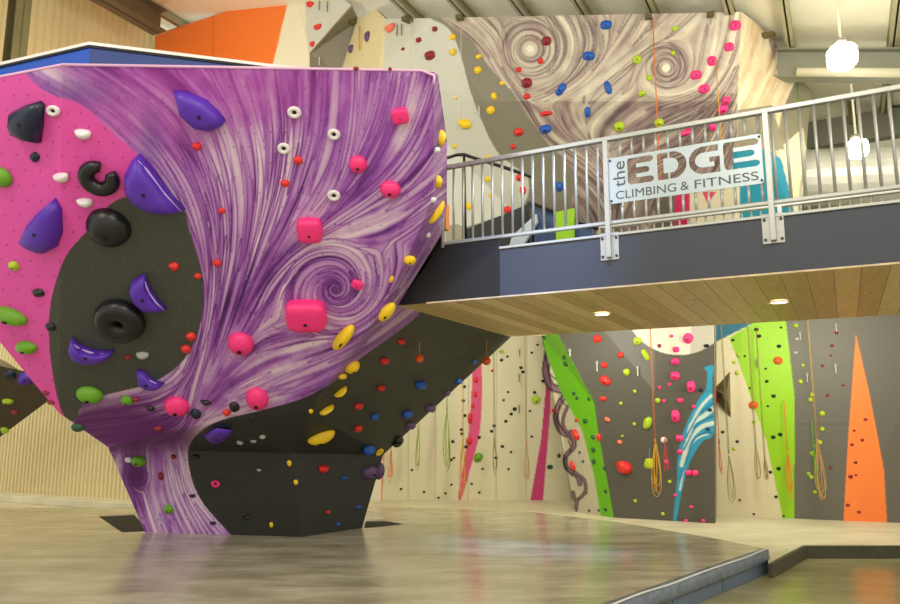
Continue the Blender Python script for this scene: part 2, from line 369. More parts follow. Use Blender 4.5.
setc(ART2, circ, (224, 220, 206)); setc(ART2, circ & inside([(696, 240), (720, 240), (720, 360), (690, 356)]), (190, 188, 176))
feather = inside(smooth_poly([(714, 366), (712, 385), (714, 432), (702, 442), (690, 462), (682, 490), (676, 523), (673, 522), (677, 480), (678, 455), (684, 430), (697, 402), (706, 388), (707, 372), (704, 368)], 4)) & (PU < 716)
setc(ART2, feather, (40, 150, 190))
for q, w in (([(712, 395), (700, 408), (690, 428)], 3), ([(714, 408), (704, 416), (692, 424), (688, 440)], 4.5), ([(713, 423), (700, 428), (688, 442), (682, 465)], 4.5), ([(708, 434), (695, 440), (686, 458), (680, 490)], 2)):
    mixc(ART2, line_layer(q, w)*feather*.9, (206, 226, 216))
for q in ([(714, 402), (698, 416), (686, 438)], [(714, 416), (698, 424), (684, 450)], [(712, 432), (694, 440), (680, 480)]):
    mixc(ART2, line_layer(q, 1.6)*feather, (16, 108, 164))
# right: cream, teal corner, lime, grey, orange
rt = low & (PU > 716)
setc(ART2, rt, (218, 208, 176))
setc(ART2, rt & inside([(712, 240), (770, 240), (752, 324), (716, 342), (712, 345)]), (12, 104, 132))
setc(ART2, inside([(770, 240), (786, 240), (786, 322), (795, 400), (794, 530), (784, 530), (782, 515), (766, 440), (751, 398), (738, 360), (729, 338), (752, 324)]), (146, 202, 6))
setc(ART2, inside([(786, 240), (980, 240), (980, 540), (794, 530), (795, 400), (786, 322)]), (100, 98, 90))
mixc(ART2, line_layer([(795, 424), (850, 424)], .8, False)*.6, (60, 60, 56)); mixc(ART2, line_layer([(596, 391), (714, 391)], .8, False)*.5, (60, 60, 56))
setc(ART2, inside([(856, 334), (870, 396), (884, 470), (888, 540), (843, 530), (848, 440)]), (246, 130, 58))
bolts(ART2, (PV < 240) & ~mural, 12, (150, 146, 132), .35); bolts(ART2, low, 11, (140, 136, 120), .22)
ART2 = ART2
del gx, gy

def sample(img, u, v):
    x = np.clip((u-U0)*Z, 0, AW-1.01); y = np.clip((v-V0)*Z, 0, AH-1.01); i = x.astype(int); j = y.astype(int); a = (x-i)[:, None]; b = (y-j)[:, None]
    return img[j, i]*(1-a)*(1-b)+img[j, i+1]*a*(1-b)+img[j+1, i]*(1-a)*b+img[j+1, i+1]*a*b
FACETS = []     # (name, v0, v1, v2) for bolting holds on
def painted(name, polys, img, parent, surf, res=1.0, m='painted_panel', label=None):
    tris = []
    for poly in polys:
        poly = [np.asarray(p, float) for p in poly]
        for t_ in tessellate_polygon([[Vector(p) for p in poly]]): tris.append([poly[i] for i in t_])
    for t_ in tris: FACETS.append((surf, *t_))
    T = np.array(tris); done = []
    while len(T):
        u, v = proj(T); e = np.hypot(u-np.roll(u, -1, 1), v-np.roll(v, -1, 1)); k = e.argmax(1); L = e.max(1)
        ok = L < res*1.5; done.append(T[ok]); T = T[~ok]; k = k[~ok]
        if not len(T): break
        n = np.arange(len(T)); A = T[n, k]; B = T[n, (k+1) % 3]; Cc = T[n, (k+2) % 3]; M = (A+B)/2
        T = np.concatenate([np.stack([A, M, Cc], 1), np.stack([M, B, Cc], 1)])
    T = np.concatenate(done); P = T.reshape(-1, 3); q, idx, inv = np.unique(np.round(P, 4), axis=0, return_index=True, return_inverse=True)
    inv = inv.reshape(-1, 3); inv = inv[(inv[:, 0] != inv[:, 1]) & (inv[:, 1] != inv[:, 2]) & (inv[:, 0] != inv[:, 2])]
    V = P[idx]; nrm = np.cross(V[inv[:, 1]]-V[inv[:, 0]], V[inv[:, 2]]-V[inv[:, 0]]); fl = (nrm*(CAM-V[inv[:, 0]])).sum(1) < 0
    inv[fl] = inv[fl][:, ::-1]
    me = bpy.data.meshes.new(name); me.vertices.add(len(V)); me.vertices.foreach_set('co', V.ravel())
    me.loops.add(inv.size); me.loops.foreach_set('vertex_index', inv.ravel().astype(np.int32)); me.polygons.add(len(inv))
    me.polygons.foreach_set('loop_start', np.arange(0, inv.size, 3, dtype=np.int32)); me.update(calc_edges=True); me.validate()
    u, v = proj(V); c = sample(img, u, v); a = me.color_attributes.new('paint', 'FLOAT_COLOR', 'POINT')
    a.data.foreach_set('color', np.concatenate([c, np.ones((len(c), 1))], 1).astype(np.float32).ravel())
    o = link(name, me, MATS[m], parent)
    if label: o['label'] = label
    return o
def backing(name, polys, thick, parent, m):
    mb = MB()
    for poly in polys:
        poly = [np.asarray(p, float) for p in poly]
        _, n = plane3(poly[0], poly[1], poly[2])
        for t_ in tessellate_polygon([[Vector(p) for p in poly]]):
            q = [poly[i] for i in t_]; _, n = plane3(*q); mb.prism([p-n*.012 for p in q], -n*thick)
    return mb.build(name, m, parent)
# ============================================================ BUILDING AXES
D = np.array([.8868, -.4622, 0.]); P_ = np.array([.4622, .8868, 0.]); UP = np.array([0, 0, 1.])
A0 = atz(868, 265, 3.05)                      # a point on the bridge's front lower edge
def br(s, t, z): return np.array([A0[0], A0[1], 0])+D*s+P_*t+UP*z
def brs(u):                                    # distance along the bridge front seen at photo column u
    d = ray(u, 200); n = np.array([D[1], -D[0], 0]); k = A0.dot(n)/d.dot(n); return (d*k-A0).dot(D)
def brz(u, v):
    d = ray(u, v); n = np.array([D[1], -D[0], 0]); k = np.dot(A0-CAM, n)/d.dot(n); return (CAM+d*k)[2]
R1 = atY(776, 39, 14.0); _n = np.array([D[1], -D[0], 0]); _r = ray(869, 38); R2 = CAM+_r*(np.dot(R1-CAM, _n)/_r.dot(_n))
KR = (R2[2]-R1[2])/np.dot(R2-R1, D); SR = R1.dot(D)
def roofz(s): return R1[2]+KR*(s-SR)
def rf(s, t, dz=0): return D*s+P_*t+UP*(roofz(s)+dz)

# ============================================================ FLOOR
def slab(name, outer, holes, z0, z1, m, **k):
    loops = [[np.array([p[0], p[1], z1]) for p in lp] for lp in [outer]+holes]; allv = [p for lp in loops for p in lp]; n = len(allv)
    V = allv+[p*[1, 1, 0]+UP*z0 for p in allv]; Fc = []
    for t_ in tessellate_polygon([[Vector(p) for p in lp] for lp in loops]): Fc += [list(t_), [i+n for i in t_][::-1]]
    b = 0
    for lp in loops:
        for i in range(len(lp)): j = (i+1) % len(lp); Fc.append([b+i, b+j, b+n+j, b+n+i])
        b += len(lp)
    o = link(name, fix(mesh_from(name, V, Fc)), m); tag(o, **k); return o
def vinyl(name, c1, c2, rough, wr):
    m = bpy.data.materials.new(name); m.use_nodes = True; nt = m.node_tree; b = nt.nodes['Principled BSDF']; L = nt.links.new
    tc = nt.nodes.new('ShaderNodeTexCoord'); mp = nt.nodes.new('ShaderNodeMapping'); mp.inputs['Scale'].default_value = (.8, 2.2, 1); L(tc.outputs['Object'], mp.inputs['Vector'])
    n = nt.nodes.new('ShaderNodeTexNoise'); n.inputs['Scale'].default_value = 1.1; n.inputs['Detail'].default_value = 6; n.inputs['Roughness'].default_value = .62; L(mp.outputs['Vector'], n.inputs['Vector'])
    r = nt.nodes.new('ShaderNodeValToRGB'); r.color_ramp.elements[0].color = list(s2l(c1))+[1]; r.color_ramp.elements[1].color = list(s2l(c2))+[1]
    r.color_ramp.elements[0].position = .35; r.color_ramp.elements[1].position = .68; L(n.outputs['Fac'], r.inputs['Fac']); L(r.outputs['Color'], b.inputs['Base Color'])
    mr = nt.nodes.new('ShaderNodeMapRange'); mr.inputs['From Min'].default_value = .3; mr.inputs['From Max'].default_value = .7; mr.inputs['To Min'].default_value = rough; mr.inputs['To Max'].default_value = rough+.14
    L(n.outputs['Fac'], mr.inputs['Value']); L(mr.outputs['Result'], b.inputs['Roughness'])
    n2 = nt.nodes.new('ShaderNodeTexNoise'); n2.inputs['Scale'].default_value = 1.6; n2.inputs['Detail'].default_value = 5; n2.inputs['Distortion'].default_value = .8; L(mp.outputs['Vector'], n2.inputs['Vector'])
    bp = nt.nodes.new('ShaderNodeBump'); bp.inputs['Strength'].default_value = wr; bp.inputs['Distance'].default_value = .05; L(n2.outputs['Fac'], bp.inputs['Height']); L(bp.outputs['Normal'], b.inputs['Normal'])
    return m
brown = vinyl('tan_vinyl_mat', (158, 153, 126), (204, 199, 172), .1, .22)
pale = vinyl('dusty_cream_flooring', (210, 202, 172), (232, 226, 198), .45, .1)
pitm = vinyl('lower_glossy_mat', (146, 142, 98), (172, 166, 122), .15, .1)
edge = mat('wrinkled_grey_vinyl', (112, 124, 138), .35, 0, .6, 9, .8, 9)
edge_lo = mat('blue_grey_vinyl', (92, 110, 132), .4, 0, .25, 5, .3, 6)
def g0(u, v, z=0): return atz(u, v, z)[:2]
E1 = g0(610, 604); E2 = g0(766, 549); ed = (E2-E1)/np.linalg.norm(E2-E1)
q1 = E1-ed*1.6
mat_out = [(-11, -3), (q1[0], -3), q1, E1, E1+(E2-E1)*.5, E2, g0(713, 538), g0(611, 521), g0(530, 512), g0(440, 508), g0(372, 507), g0(300, 507), g0(0, 508), (-13.2, 15.4)]
holeL = [g0(98, 516), g0(134, 514.5), g0(150, 531), g0(122, 532.5)]
holeR = [g0(366, 521), g0(384, 520.5), g0(405, 524), g0(380, 527), g0(364, 528)]
slab('floor', mat_out, [holeL, holeR], -.12, 0, brown, kind='structure')
for hl in (holeL, holeR): slab('floor', hl, [], -.10, -.012, mat('gap_shade_black', (16, 16, 15), .75), kind='structure')  # shade inside the mat holes given as shallow black sheets
slab('floor', [(-11, -3), (q1[0], -3), q1, E1, E2, g0(713, 538), g0(611, 521), g0(440, 508), g0(0, 508), (-13.2, 15.4)], [], -.40, -.2, mat('under_mat', (36, 38, 30), .7), kind='structure')
zc = -.12
J1 = g0(768, 563, zc); J2 = g0(803, 545, zc); J3 = g0(868, 545, zc); J4 = J3+(J3-J2)*4
pf = [E2-ed*.02, J1, J2, J3, J4, (16, -3), (q1[0], -3), q1, E1]
nrm_e = np.array([ed[1], -ed[0]])
slab('floor', [g0(0, 508)+(0, -.2), g0(440, 508)+(0, -.2), g0(611, 521)+(0, -.2), g0(713, 538)+(-.1, -.2), E2+(-.15, -.1), E2+(.02, -.02), J1, J2, J3, J4, (18, 10), (18, 24), (-22, 24), (-22, 15)], [], -.6, zc, pale, kind='structure')
slab('floor', [q1+(-.1, 0), (q1[0]-.1, -3), (18, -3), (18, 13), (4, 13), E2+(-.1, 0)], [], -.7, -.30, pitm, kind='structure')
# visible edge of the big mat: an upper wrinkled cover roll and a lower block with a seam
mb = MB(); N = 60; sec = []
for i in range(N+1):
    p = E1-ed*1.6+(E2-E1+ed*1.6)*(i/N); w = .012*math.sin(i*1.3)+.014*math.sin(i*.47+1)+.01*rng.random(); sec.append([np.r_[p+nrm_e*o, z+zz] for o, z, zz in ((-.05, .004, 0), (.02+w*.6, .005, .008*math.sin(i*.9)), (.04+w, -.018, 0), (.042-w*.5, -.12, 0), (.03, -.165, 0), (-.05, -.165, 0))])
k = 6
for i, s_ in enumerate(sec):
    mb.v += s_
    if i: mb.f += [[(i-1)*k+a, (i-1)*k+(a+1) % k, i*k+(a+1) % k, i*k+a] for a in range(k)]
mb.f += [list(range(k)), [N*k+a for a in range(k)][::-1]]
cr = empty('crash_mat_edge', (E2[0], E2[1], -.3), 'wrinkled grey vinyl edge of the raised crash mat, with a blue-grey block below', 'mat edge')
mb.build('cover_flap', edge, cr, True)
MB().tube([np.r_[E1-ed*1.6+(E2-E1+ed*1.6)*(i/N)+nrm_e*(.036+.004*math.sin(i*.5)), .006+.005*math.sin(i*.35)] for i in range(N+1)], .010, 6).build('edge_highlight', mat('white_highlight', (226, 228, 230), .5), cr, True)  # white tube stands in for the bright highlight along the mat edge
mb = MB(); 
for a, b in ((-.25, .30), (.305, .62), (.625, .998)):
    p0 = E1+(E2-E1)*a; p1 = E1+(E2-E1)*b; mb.box(np.r_[p0-nrm_e*.05, -.30], np.r_[p1-p0, 0], np.r_[nrm_e*.07, 0], (0, 0, .14))
mb.build('base_block', edge_lo, cr, bevel=.008)
# dark rim round the pit
pr = mat('dark_pit_rim', (70, 70, 52), .5, 0, .4, 14)
pe = empty('pit_rim', (J2[0], J2[1], -.3), 'dark rubber rim round the sunken mat, at the lower right', 'rim')
for a, b in ((J1, J2), (J2, J4)):
    dv = np.r_[b-a, 0]; dv /= np.linalg.norm(dv); nn = np.array([dv[1], -dv[0], 0]); mb = MB()
    mb.box(np.r_[a, -.30], np.r_[b-a, 0], nn*.05, (0, 0, .175)); mb.build('rim_strip', pr, pe, bevel=.01)

# ============================================================ BOULDER (left foreground)
bl = empty('bouldering_wall', atz(230, 534, 0), 'large freestanding overhanging boulder painted with purple swirls, magenta and charcoal', 'climbing wall')
T2 = atz(434, 72, 5.0); T1a = atz(62, 66, 5.0); FB = atY(200, 425, 10.05)
pF, nF = plane3(T1a, T2, FB)
fF = lambda u, v: onpl(u, v, pF, nF)
T1 = fF(62, 66); FR1 = fF(433, 200); FR2 = fF(385, 306); FR3 = fF(309, 411); Bs1 = fF(108, 447); Lf = fF(59, 413); Ua = fF(195, 426)
Lt0 = atz(-105, 98, 5.0); pL, nL = plane3(T1, Lf, Lt0); fL = lambda u, v: onpl(u, v, pL, nL)
B1 = atz(145, 532, 0); B2 = atz(302, 537, 0); B3 = atz(362, 528, 0); pB, nB = plane3(B1, B2, atY(198, 451, 11.15)); Bsb = onpl(108, 447, pB, nB); Cs = onpl(292, 453, pB, nB); Ms = onpl(198, 451, pB, nB); print('BASE', B1, B2, B3, Bs1, Cs)
G = atz(511, 337, 3.04); pS, nS = plane3(B2, B3, Cs); Hs = onpl(383, 455, pS, nS)
T3 = atY(438, 75, T2[1]+.25); S1 = atY(447, 140, 8.75); S2 = atY(447, 205, 8.9); S3 = atY(441, 235, 8.78); S4 = atY(398, 305.5, 9.06)
front = [[T1, T2, FR1, FR2, FR3, Ua, Bs1, Lf]]
painted('front_panel', front, ART1, bl, 'boulder front')
painted('left_panel', [[T1, Lf, fL(0, 342), fL(-105, 235), Lt0]], ART1, bl, 'boulder front')
painted('side_panel', [[T2, T3, S1, S2, S3, FR1], [FR1, S3, S4, FR2], [FR2, S4, FR3], [FR3, S4, G], [FR3, G, Hs], [FR3, Hs, Cs]], ART1, bl, 'boulder side')
painted('undercut_panel', [[Ua, FR3, Cs, Ms]], ART1, bl, 'boulder undercut'); painted('undercut_panel', [[Bs1, Ua, Ms]], ART1, bl, 'boulder undercut')
painted('base_panel', [[Bsb, Ms, Cs, B2, B1]], ART1, bl, 'boulder base'); painted('base_panel', [[Cs, Hs, B3, B2]], ART1, bl, 'boulder base side')
# closed rear of the structure
ply = mat('dark_shell', (44, 44, 42), .7, 0, .25, 6)
def shr(p, dy, k=.9, cz=3.0, cu=.0): 
    q = CAM+(p-CAM)*((p[1]+dy)/p[1]); c = np.array([-2.2*q[1]/9, q[1], 2.6]); return c+(q-c)*k
Lb = fL(-105, 235); L3 = fL(0, 342)
ring = [Lt0, T1, T2, T3, S1, S2, atY(448, 236, 9.4)]
loop = [Lt0, Lb, L3, Lf, Bs1, Bsb, B1, B2, B3, Hs, G, S3, S2, S1, T3, T2, T1]
backs = [np.array([p[0]*1.0, p[1]+1.6, p[2]]) for p in loop]
ctr = np.array([-2.6, 11.5, 2.6])
backs = [ctr*[.12, 0, .12]+np.array([p[0]*.88, min(p[1]+1.6, 13.0), p[2]*.88]) for p in loop]
for i, p in enumerate(backs):
    if loop[i][2] < .05: p[2] = 0.0
    if loop[i][2] > 4.9: p[2] = 4.97
mb = MB(); n = len(loop); mb.v = [np.asarray(p)-UP*0 for p in loop]+backs
mb.f = [[i, (i+1) % n, n+(i+1) % n, n+i] for i in range(n)]+[[n+i for i in t_] for t_ in tessellate_polygon([[Vector((p[0], 0, p[2])) for p in backs]])]
mb.build('rear_shell', ply, bl)
mb = MB(); mb.tube([T1+(0, -.005, .012), T2+(-.12, -.005, .012), T2+(.0, .01, -.03), T2+(.0, .02, -.12)], .014, 6); mb.tube([Lt0+UP*.012, T1+UP*.012], .014, 6)
mb.build('top_edge_trim', mat('pale_pink_trim', (226, 176, 214), .5), bl, True)
# blue rear parapet of the top-out
pp = empty('top_out_parapet', atz(90, 60, 5.0), 'blue panelled top-out rim with thin white cap behind the purple boulder', 'parapet')
Q = [atz(-110, 92, 5.55), atz(90, 46, 5.55), atz(275, 68.5, 5.55), atz(345, 75.5, 5.55)]
for (a, b), c, in zip(zip(Q[:-1], Q[1:]), ((30, 84, 190), (38, 62, 128), (60, 50, 70))):
    lo = np.array([0, 0, -1.0]); mb = MB(); mb.prism([a, b, b+lo, a+lo], (0, .1, 0)); mb.build('panel', mat('blue_panel_%d' % c[0], c, .45), pp)
mb = MB()
for a, b in zip(Q[:-1], Q[1:]): mb.box(a+(0, -.03, 0), b-a, (0, .16, 0), (0, 0, .035))
mb.build('white_cap', mat('white_cap', (236, 232, 226), .5), pp)
mb = MB()
for a, b in zip(Q[:-1], Q[1:]): mb.box(a+(0, -.015, -.022), b-a, (0, .03, 0), (0, 0, .022))
mb.build('under_cap_strip', mat('black_strip', (22, 22, 30), .6), pp)  # plain black line just under the white cap

# ============================================================ REAR CLIMBING WALLS
frame = mat('wall_backing', (128, 116, 92), .8, 0, .2, 5)
def cwall(label, parts, base, surf):
    r = empty('climbing_wall', base, label, 'climbing wall')
    for nm, polys in parts:
        painted(nm, polys, ART2, r, surf, 1.15)
        if nm != 'return_panel': backing('backing', polys, .02 if surf == 'white wedge' else .12, r, frame)
    return r
setc(ART2, inside([(100, -24), (294, -24), (272, 68), (250, 300), (100, 300)]), (250, 128, 50))
mixc(ART2, line_layer([(213, 16), (213, 66)], .8, False), (214, 96, 30))
setc(ART2, inside([(294, -24), (304, -24), (306, 30), (309, 55), (308, 300), (250, 300), (272, 68)]), (236, 230, 206))
setc(ART2, inside([(304, -24), (350, -24), (352, 6), (310, 54), (306, 30)]), (206, 208, 200))
setc(ART2, inside([(352, 6), (310, 53), (308, 300), (336, 300), (341, 72), (358, 16)]), (128, 122, 104))
sc = lambda u, v, Y: atY(u, v, Y)
cwall('orange upper climbing panel under the roof at the far left', [('panel', [[sc(155, 36, 19.8), sc(168, 30, 19.7), sc(215, 15, 18.6), sc(294, -12, 17.0), sc(272, 68, 17.2), sc(272, 250, 17.2), sc(155, 250, 19.8)]])], atY(210, 250, 19.4), 'orange panel')
cwall('white and grey wedge of climbing wall right of the orange panel', [('cream_panel', [[sc(294, -12, 17.0), sc(304, -12, 16.8), sc(306, 30, 16.8), sc(310, 54, 16.8), sc(308, 250, 16.8), sc(272, 250, 17.2), sc(272, 68, 17.2)]]),
   ('white_panel', [[sc(304, -12, 16.8), sc(338, -6, 16.2), sc(352, 6, 16.0), sc(310, 54, 16.8), sc(306, 30, 16.8)]]), ('grey_panel', [[sc(352, 6, 16.0), sc(359, 20, 16.6), sc(343, 74, 17.0), sc(338, 250, 17.2), sc(308, 250, 16.8), sc(310, 54, 16.8)]])], atY(310, 250, 18.4), 'white wedge')
e0 = sc(430, 18, 14.3); e1 = sc(484, 102, 14.5); e2 = sc(532, 232, 15.6); m1 = sc(742, 12, 12.9); m2 = sc(738, 93, 13.2); m3 = sc(735, 232, 14.9)
cwall('tall cream and white climbing wall with a grey sweep, behind the boulder', [('side_panel', [[sc(336, 250, 17.4), sc(341, 72, 17.0), sc(355, 20, 16.6), sc(376, 9, 15.8), sc(386, 19, 15.2), sc(378, 72, 15.5), sc(376, 250, 16.2)]]),
   ('white_panel', [[sc(386, 19, 15.2), e0, e1, e2, sc(450, 250, 16.0), sc(376, 250, 16.2), sc(378, 72, 15.5)]])], atY(440, 250, 16), 'white wall above the bridge')
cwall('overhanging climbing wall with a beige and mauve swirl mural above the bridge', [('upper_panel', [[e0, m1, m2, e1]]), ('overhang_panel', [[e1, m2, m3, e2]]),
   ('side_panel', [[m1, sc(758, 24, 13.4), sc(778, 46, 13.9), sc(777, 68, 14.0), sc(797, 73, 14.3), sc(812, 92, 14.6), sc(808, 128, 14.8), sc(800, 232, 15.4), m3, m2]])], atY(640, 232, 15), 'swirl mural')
vtop = 238
cwall('cream rear climbing wall with thin pink stripes under the bridge', [('panel', [[atz(230, 500.5, zc), sc(383, 500.5, 17.8), sc(383, vtop, 16.9), sc(230, vtop, 16.9)], [sc(383, 500.5, 17.8), atz(640, 499.8, zc), sc(640, vtop, 16.9), sc(383, vtop, 16.9)]])], atz(460, 500, zc), 'cream wall')
b2 = atz(575, 511.5, zc); b3 = atz(613, 517.5, zc); b4 = atz(715, 523.5, zc); 
g4 = sc(714, 325, 13.1); pC, nC = plane3(b3, b4, g4); cg = lambda u, v: onpl(u, v, pC, nC); g2, g3, g2t, g4t = cg(558, 335), cg(594, 402), cg(535, vtop), cg(714, vtop); pG, nG = plane3(b2, b3, g3); g1 = sc(543, 337, g2[1]+1.0); g1t = sc(520, vtop, g2t[1]+1.0); print('PROW', b2, b3, b4, g1, g2, g3)
cwall('charcoal prow of climbing wall with green stripe and blue feather, under the bridge', [('green_panel', [[g1, g2, g3, b3, b2], [g1t, g2t, g2, g1]]), ('charcoal_panel', [[g2, g4, b4, b3, g3]]), ('charcoal_panel', [[g2t, g4t, g4, g2]]),
   ('return_panel', [[b4, g4, g4t, sc(714, vtop, 14.9), sc(714, 514, 14.9)]])], atz(650, 520, zc), 'charcoal wall')
r1 = sc(712, 515.5, 14.9);  r2 = atz(794, 518.5, zc); r3 = atz(850, 521, zc); r4 = atz(960, 525, zc); rt_ = sc(790, vtop, 13.9); pR, nR = plane3(r2, r3, rt_); rg = lambda u, v: onpl(u, v, pR, nR); pQ, nQ = plane3(r1, r2, rg(786, vtop)); rq = lambda u, v: onpl(u, v, pQ, nQ)
cwall('cream, lime, grey and orange climbing wall at the right under the bridge', [('lime_panel', [[r1, r2, rq(795, 400), rq(786, 322), rq(786, vtop), rq(712, vtop)]]), ('grey_panel', [[r2, r3, r4, rg(985, vtop), rg(786, vtop), rg(786, 322), rg(795, 400)]])], r2, 'right wall')
# dark brown wall far left behind
ART1[:] = s2l((70, 58, 40)); 
r = empty('climbing_wall', atY(0, 440, 15), 'dark brown overhanging climbing wall at the far left edge, behind the magenta boulder', 'climbing wall')
pb = [[sc(-110, 320, 13.5), sc(0, 366, 14), sc(28, 372, 14.2), sc(52, 398, 14.4), sc(0, 437, 15.2), sc(-60, 480, 15.6), sc(-110, 480, 15.6)]]
painted('panel', pb, ART1, r, 'brown wall', 4); backing('backing', pb, .15, r, frame)

# ============================================================ BUILDING SHELL
def corrug(name, p0, p1, z0, z1, pitch, m, depth=.03, zf=None):
    p0 = np.array(p0, float); p1 = np.array(p1, float); L = np.linalg.norm(p1-p0); d = (p1-p0)/L; nn = np.array([d[1], -d[0]]); mb = MB(); x = 0; pts = []
    while x < L:
        for a, o in ((0, 0), (.35, 0), (.5, depth), (.85, depth)): pts.append(p0+d*(x+a*pitch)+nn*o)
        x += pitch
    for p in pts:
        zt = z1 if zf is None else zf(p)
        mb.v += [np.r_[p, z0], np.r_[p, zt], np.r_[p-nn*.08, z0], np.r_[p-nn*.08, zt]]
    for i in range(len(pts)-1):
        a = i*4; mb.f += [[a, a+4, a+5, a+1], [a+2, a+3, a+7, a+6], [a+1, a+5, a+7, a+3], [a, a+2, a+6, a+4]]
    return mb.build(name, m, kind='structure')
cor = mat('cream_corrugated_steel', (232, 218, 170), .45, .05, .06, 2)
w1 = atz(-60, 494, zc)[:2]; w2 = w1+D[:2]*9.0
corrug('wall_left', w1-D[:2]*6, w2+D[:2]*.3, -.1, 5.6, .13, cor, .045)
mb = MB(); mb.box(np.r_[w1-D[:2]*6+P_[:2]*-.5, -.12], D*15, P_*.5, UP*.16); mb.build('baseboard_left', pale, kind='structure', bevel=.02)
u1 = atY(155, 60, 20.2)[:2]; u0 = u1-P_[:2]*11
corrug('wall_far_left', u0, u1+P_[:2]*.2, 5.4, 13, .21, cor, .07, lambda p: roofz(np.dot(p, D[:2]))-.1)
olive = mat('olive_painted_steel', (104, 98, 64), .7, 0, .15, 4); brn = mat('brown_painted_steel', (94, 82, 62), .5, 0, .15, 4)
cc = atY(11, 50, 14.5)
mb = MB(); c0 = cc*[1, 1, 0]; 
for o, w, dd in ((0, .32, .03), (.27, .32, .03)): mb.box(c0+P_*0+D*o*1.0-P_*w/2+UP*4.5, D*dd, P_*w, UP*(roofz(c0.dot(D))-4.5))
mb.box(c0-P_*.012+UP*4.5, D*.3, P_*.024, UP*(roofz(c0.dot(D))-4.5)); mb.build('steel_column', olive, label='olive steel column rising to the roof at the top left corner', cat='column')
corrug('wall_far_left', u0-P_[:2]*6-D[:2]*.6, u0-D[:2]*.6, 4.5, 12, .3, mat('slate_cladding', (62, 78, 88), .5), .02, lambda p: roofz(np.dot(p, D[:2]))-.1)
# roof deck
roofm = mat('cream_roof_liner', (242, 238, 216), .6, 0, .06, 3)
mb = MB(); q = [rf(-24, 2), rf(7.5, 2), rf(7.5, 34), rf(-24, 34)]; mb.prism(q, (0, 0, .15)); mb.build('ceiling', roofm, kind='structure')
def beam(name, a, b, w, h, m, label, cat, group=None):   # I section
    a = np.asarray(a); b = np.asarray(b); d = (b-a)/np.linalg.norm(b-a); sd = np.cross(d, UP); sd /= np.linalg.norm(sd); up = np.cross(sd, d); mb = MB()
    mb.box(a-sd*w/2-up*h, b-a, sd*w, up*.03); mb.box(a-sd*w/2-up*.03, b-a, sd*w, up*.03); mb.box(a-sd*.015-up*h, b-a, sd*.03, up*h)
    return mb.build(name, m, label=label, cat=cat, group=group)
pur = mat('olive_purlin', (168, 164, 128), .5, 0, .1, 5)
ps = [rf_ for rf_ in (-15.7, -8.1, -6.75, -5.4, -4.1, -2.75, -1.35, -.42, 1.3, 2.8)]
for i, s in enumerate(ps):
    beam('roof_purlin', rf(s, 3, -.01), rf(s, 33, -.01), .16, .24, pur, 'olive steel purlin running under the cream roof', 'purlin', 'roof purlins under the cream ceiling')
gb = mat('grey_rafter', (132, 134, 118), .5, 0, .1, 4)
tb = R1.dot(P_)
beam('roof_rafter', rf(-3.2, tb, -.26), rf(7, tb, -.26), .3, .58, gb, 'deep grey sloping rafter behind the hanging lamp, at the top right', 'rafter')
beam('roof_rafter', rf(-24, 25.5, -.26), rf(-4, 25.5, -.26), .3, .6, gb, 'grey rafter crossing under the roof at the far back', 'rafter')
ba = atY(150, 33, 18.2); bb = atY(169, 34, 18.2); bw = abs((bb-ba).dot(D))+.05; be = (ba+bb)/2
beam('roof_beam', be-P_*14+UP*.6, be+UP*.6, bw, .6, brn, 'thick brown eaves beam above the corrugated wall, top left', 'beam')
# right rear building wall and services
tw = 19.0; wr = mat('cream_wall_lining', (222, 222, 200), .6, 0, .05, 3)
def tp(s, t, z): return D*s+P_*t+UP*z
def hit(u, v, t):                        # point at photo pixel on the vertical plane a distance t along the purlin axis
    d = ray(u, v); k = (t-CAM.dot(P_))/d.dot(P_); return CAM+d*k
mb = MB(); mb.prism([tp(-6, tw, -.1), tp(8, tw, -.1), tp(8, tw, roofz(8)), tp(-6, tw, roofz(-6))], P_*.15); mb.build('wall_back', wr, kind='structure')
mb = MB(); a = hit(800, 140, tw-.3); b = hit(940, 140, tw-.3); h = hit(868, 112, tw-.3)[2]-hit(868, 139, tw-.3)[2]
a[2] = b[2] = hit(868, 139, tw-.3)[2]; mb.box(a, b-a, P_*.28, UP*h); mb.build('trim_1', mat('grey_green_band', (120, 122, 106), .6), kind='structure')
a = hit(797, 72, tb-.2); b = hit(940, 73, tb-.2); mb = MB(); mb.tube([a, b], .085, 12); mb.build('service_pipe', mat('white_pipe', (222, 216, 190), .4), smooth=True, label='pale horizontal pipe under the rafter at the right', cat='pipe')
a = hit(805, 178, tw-1.2); b = hit(960, 172, tw-1.2); mb = MB(); mb.tube([a, b], .62, 24)
for k_ in range(7): c = a+(b-a)*(k_/6); mb.tube([c, c+(b-a)/np.linalg.norm(b-a)*.05], .65, 24)
mb.build('air_duct', mat('white_duct', (214, 214, 204), .45, .2, .1, 2), smooth=False, label='large round pale air duct behind the right end of the bridge railing', cat='duct')
a = hit(845, 76, tw-.4); b = hit(853, 110, tw-.4); mb = MB(); mb.box(a, D*.16, P_*.1, UP*(b[2]-a[2]-.3)); mb.build('steel_bracket', olive, label='short olive steel strut below the pale pipe at the right', cat='strut')

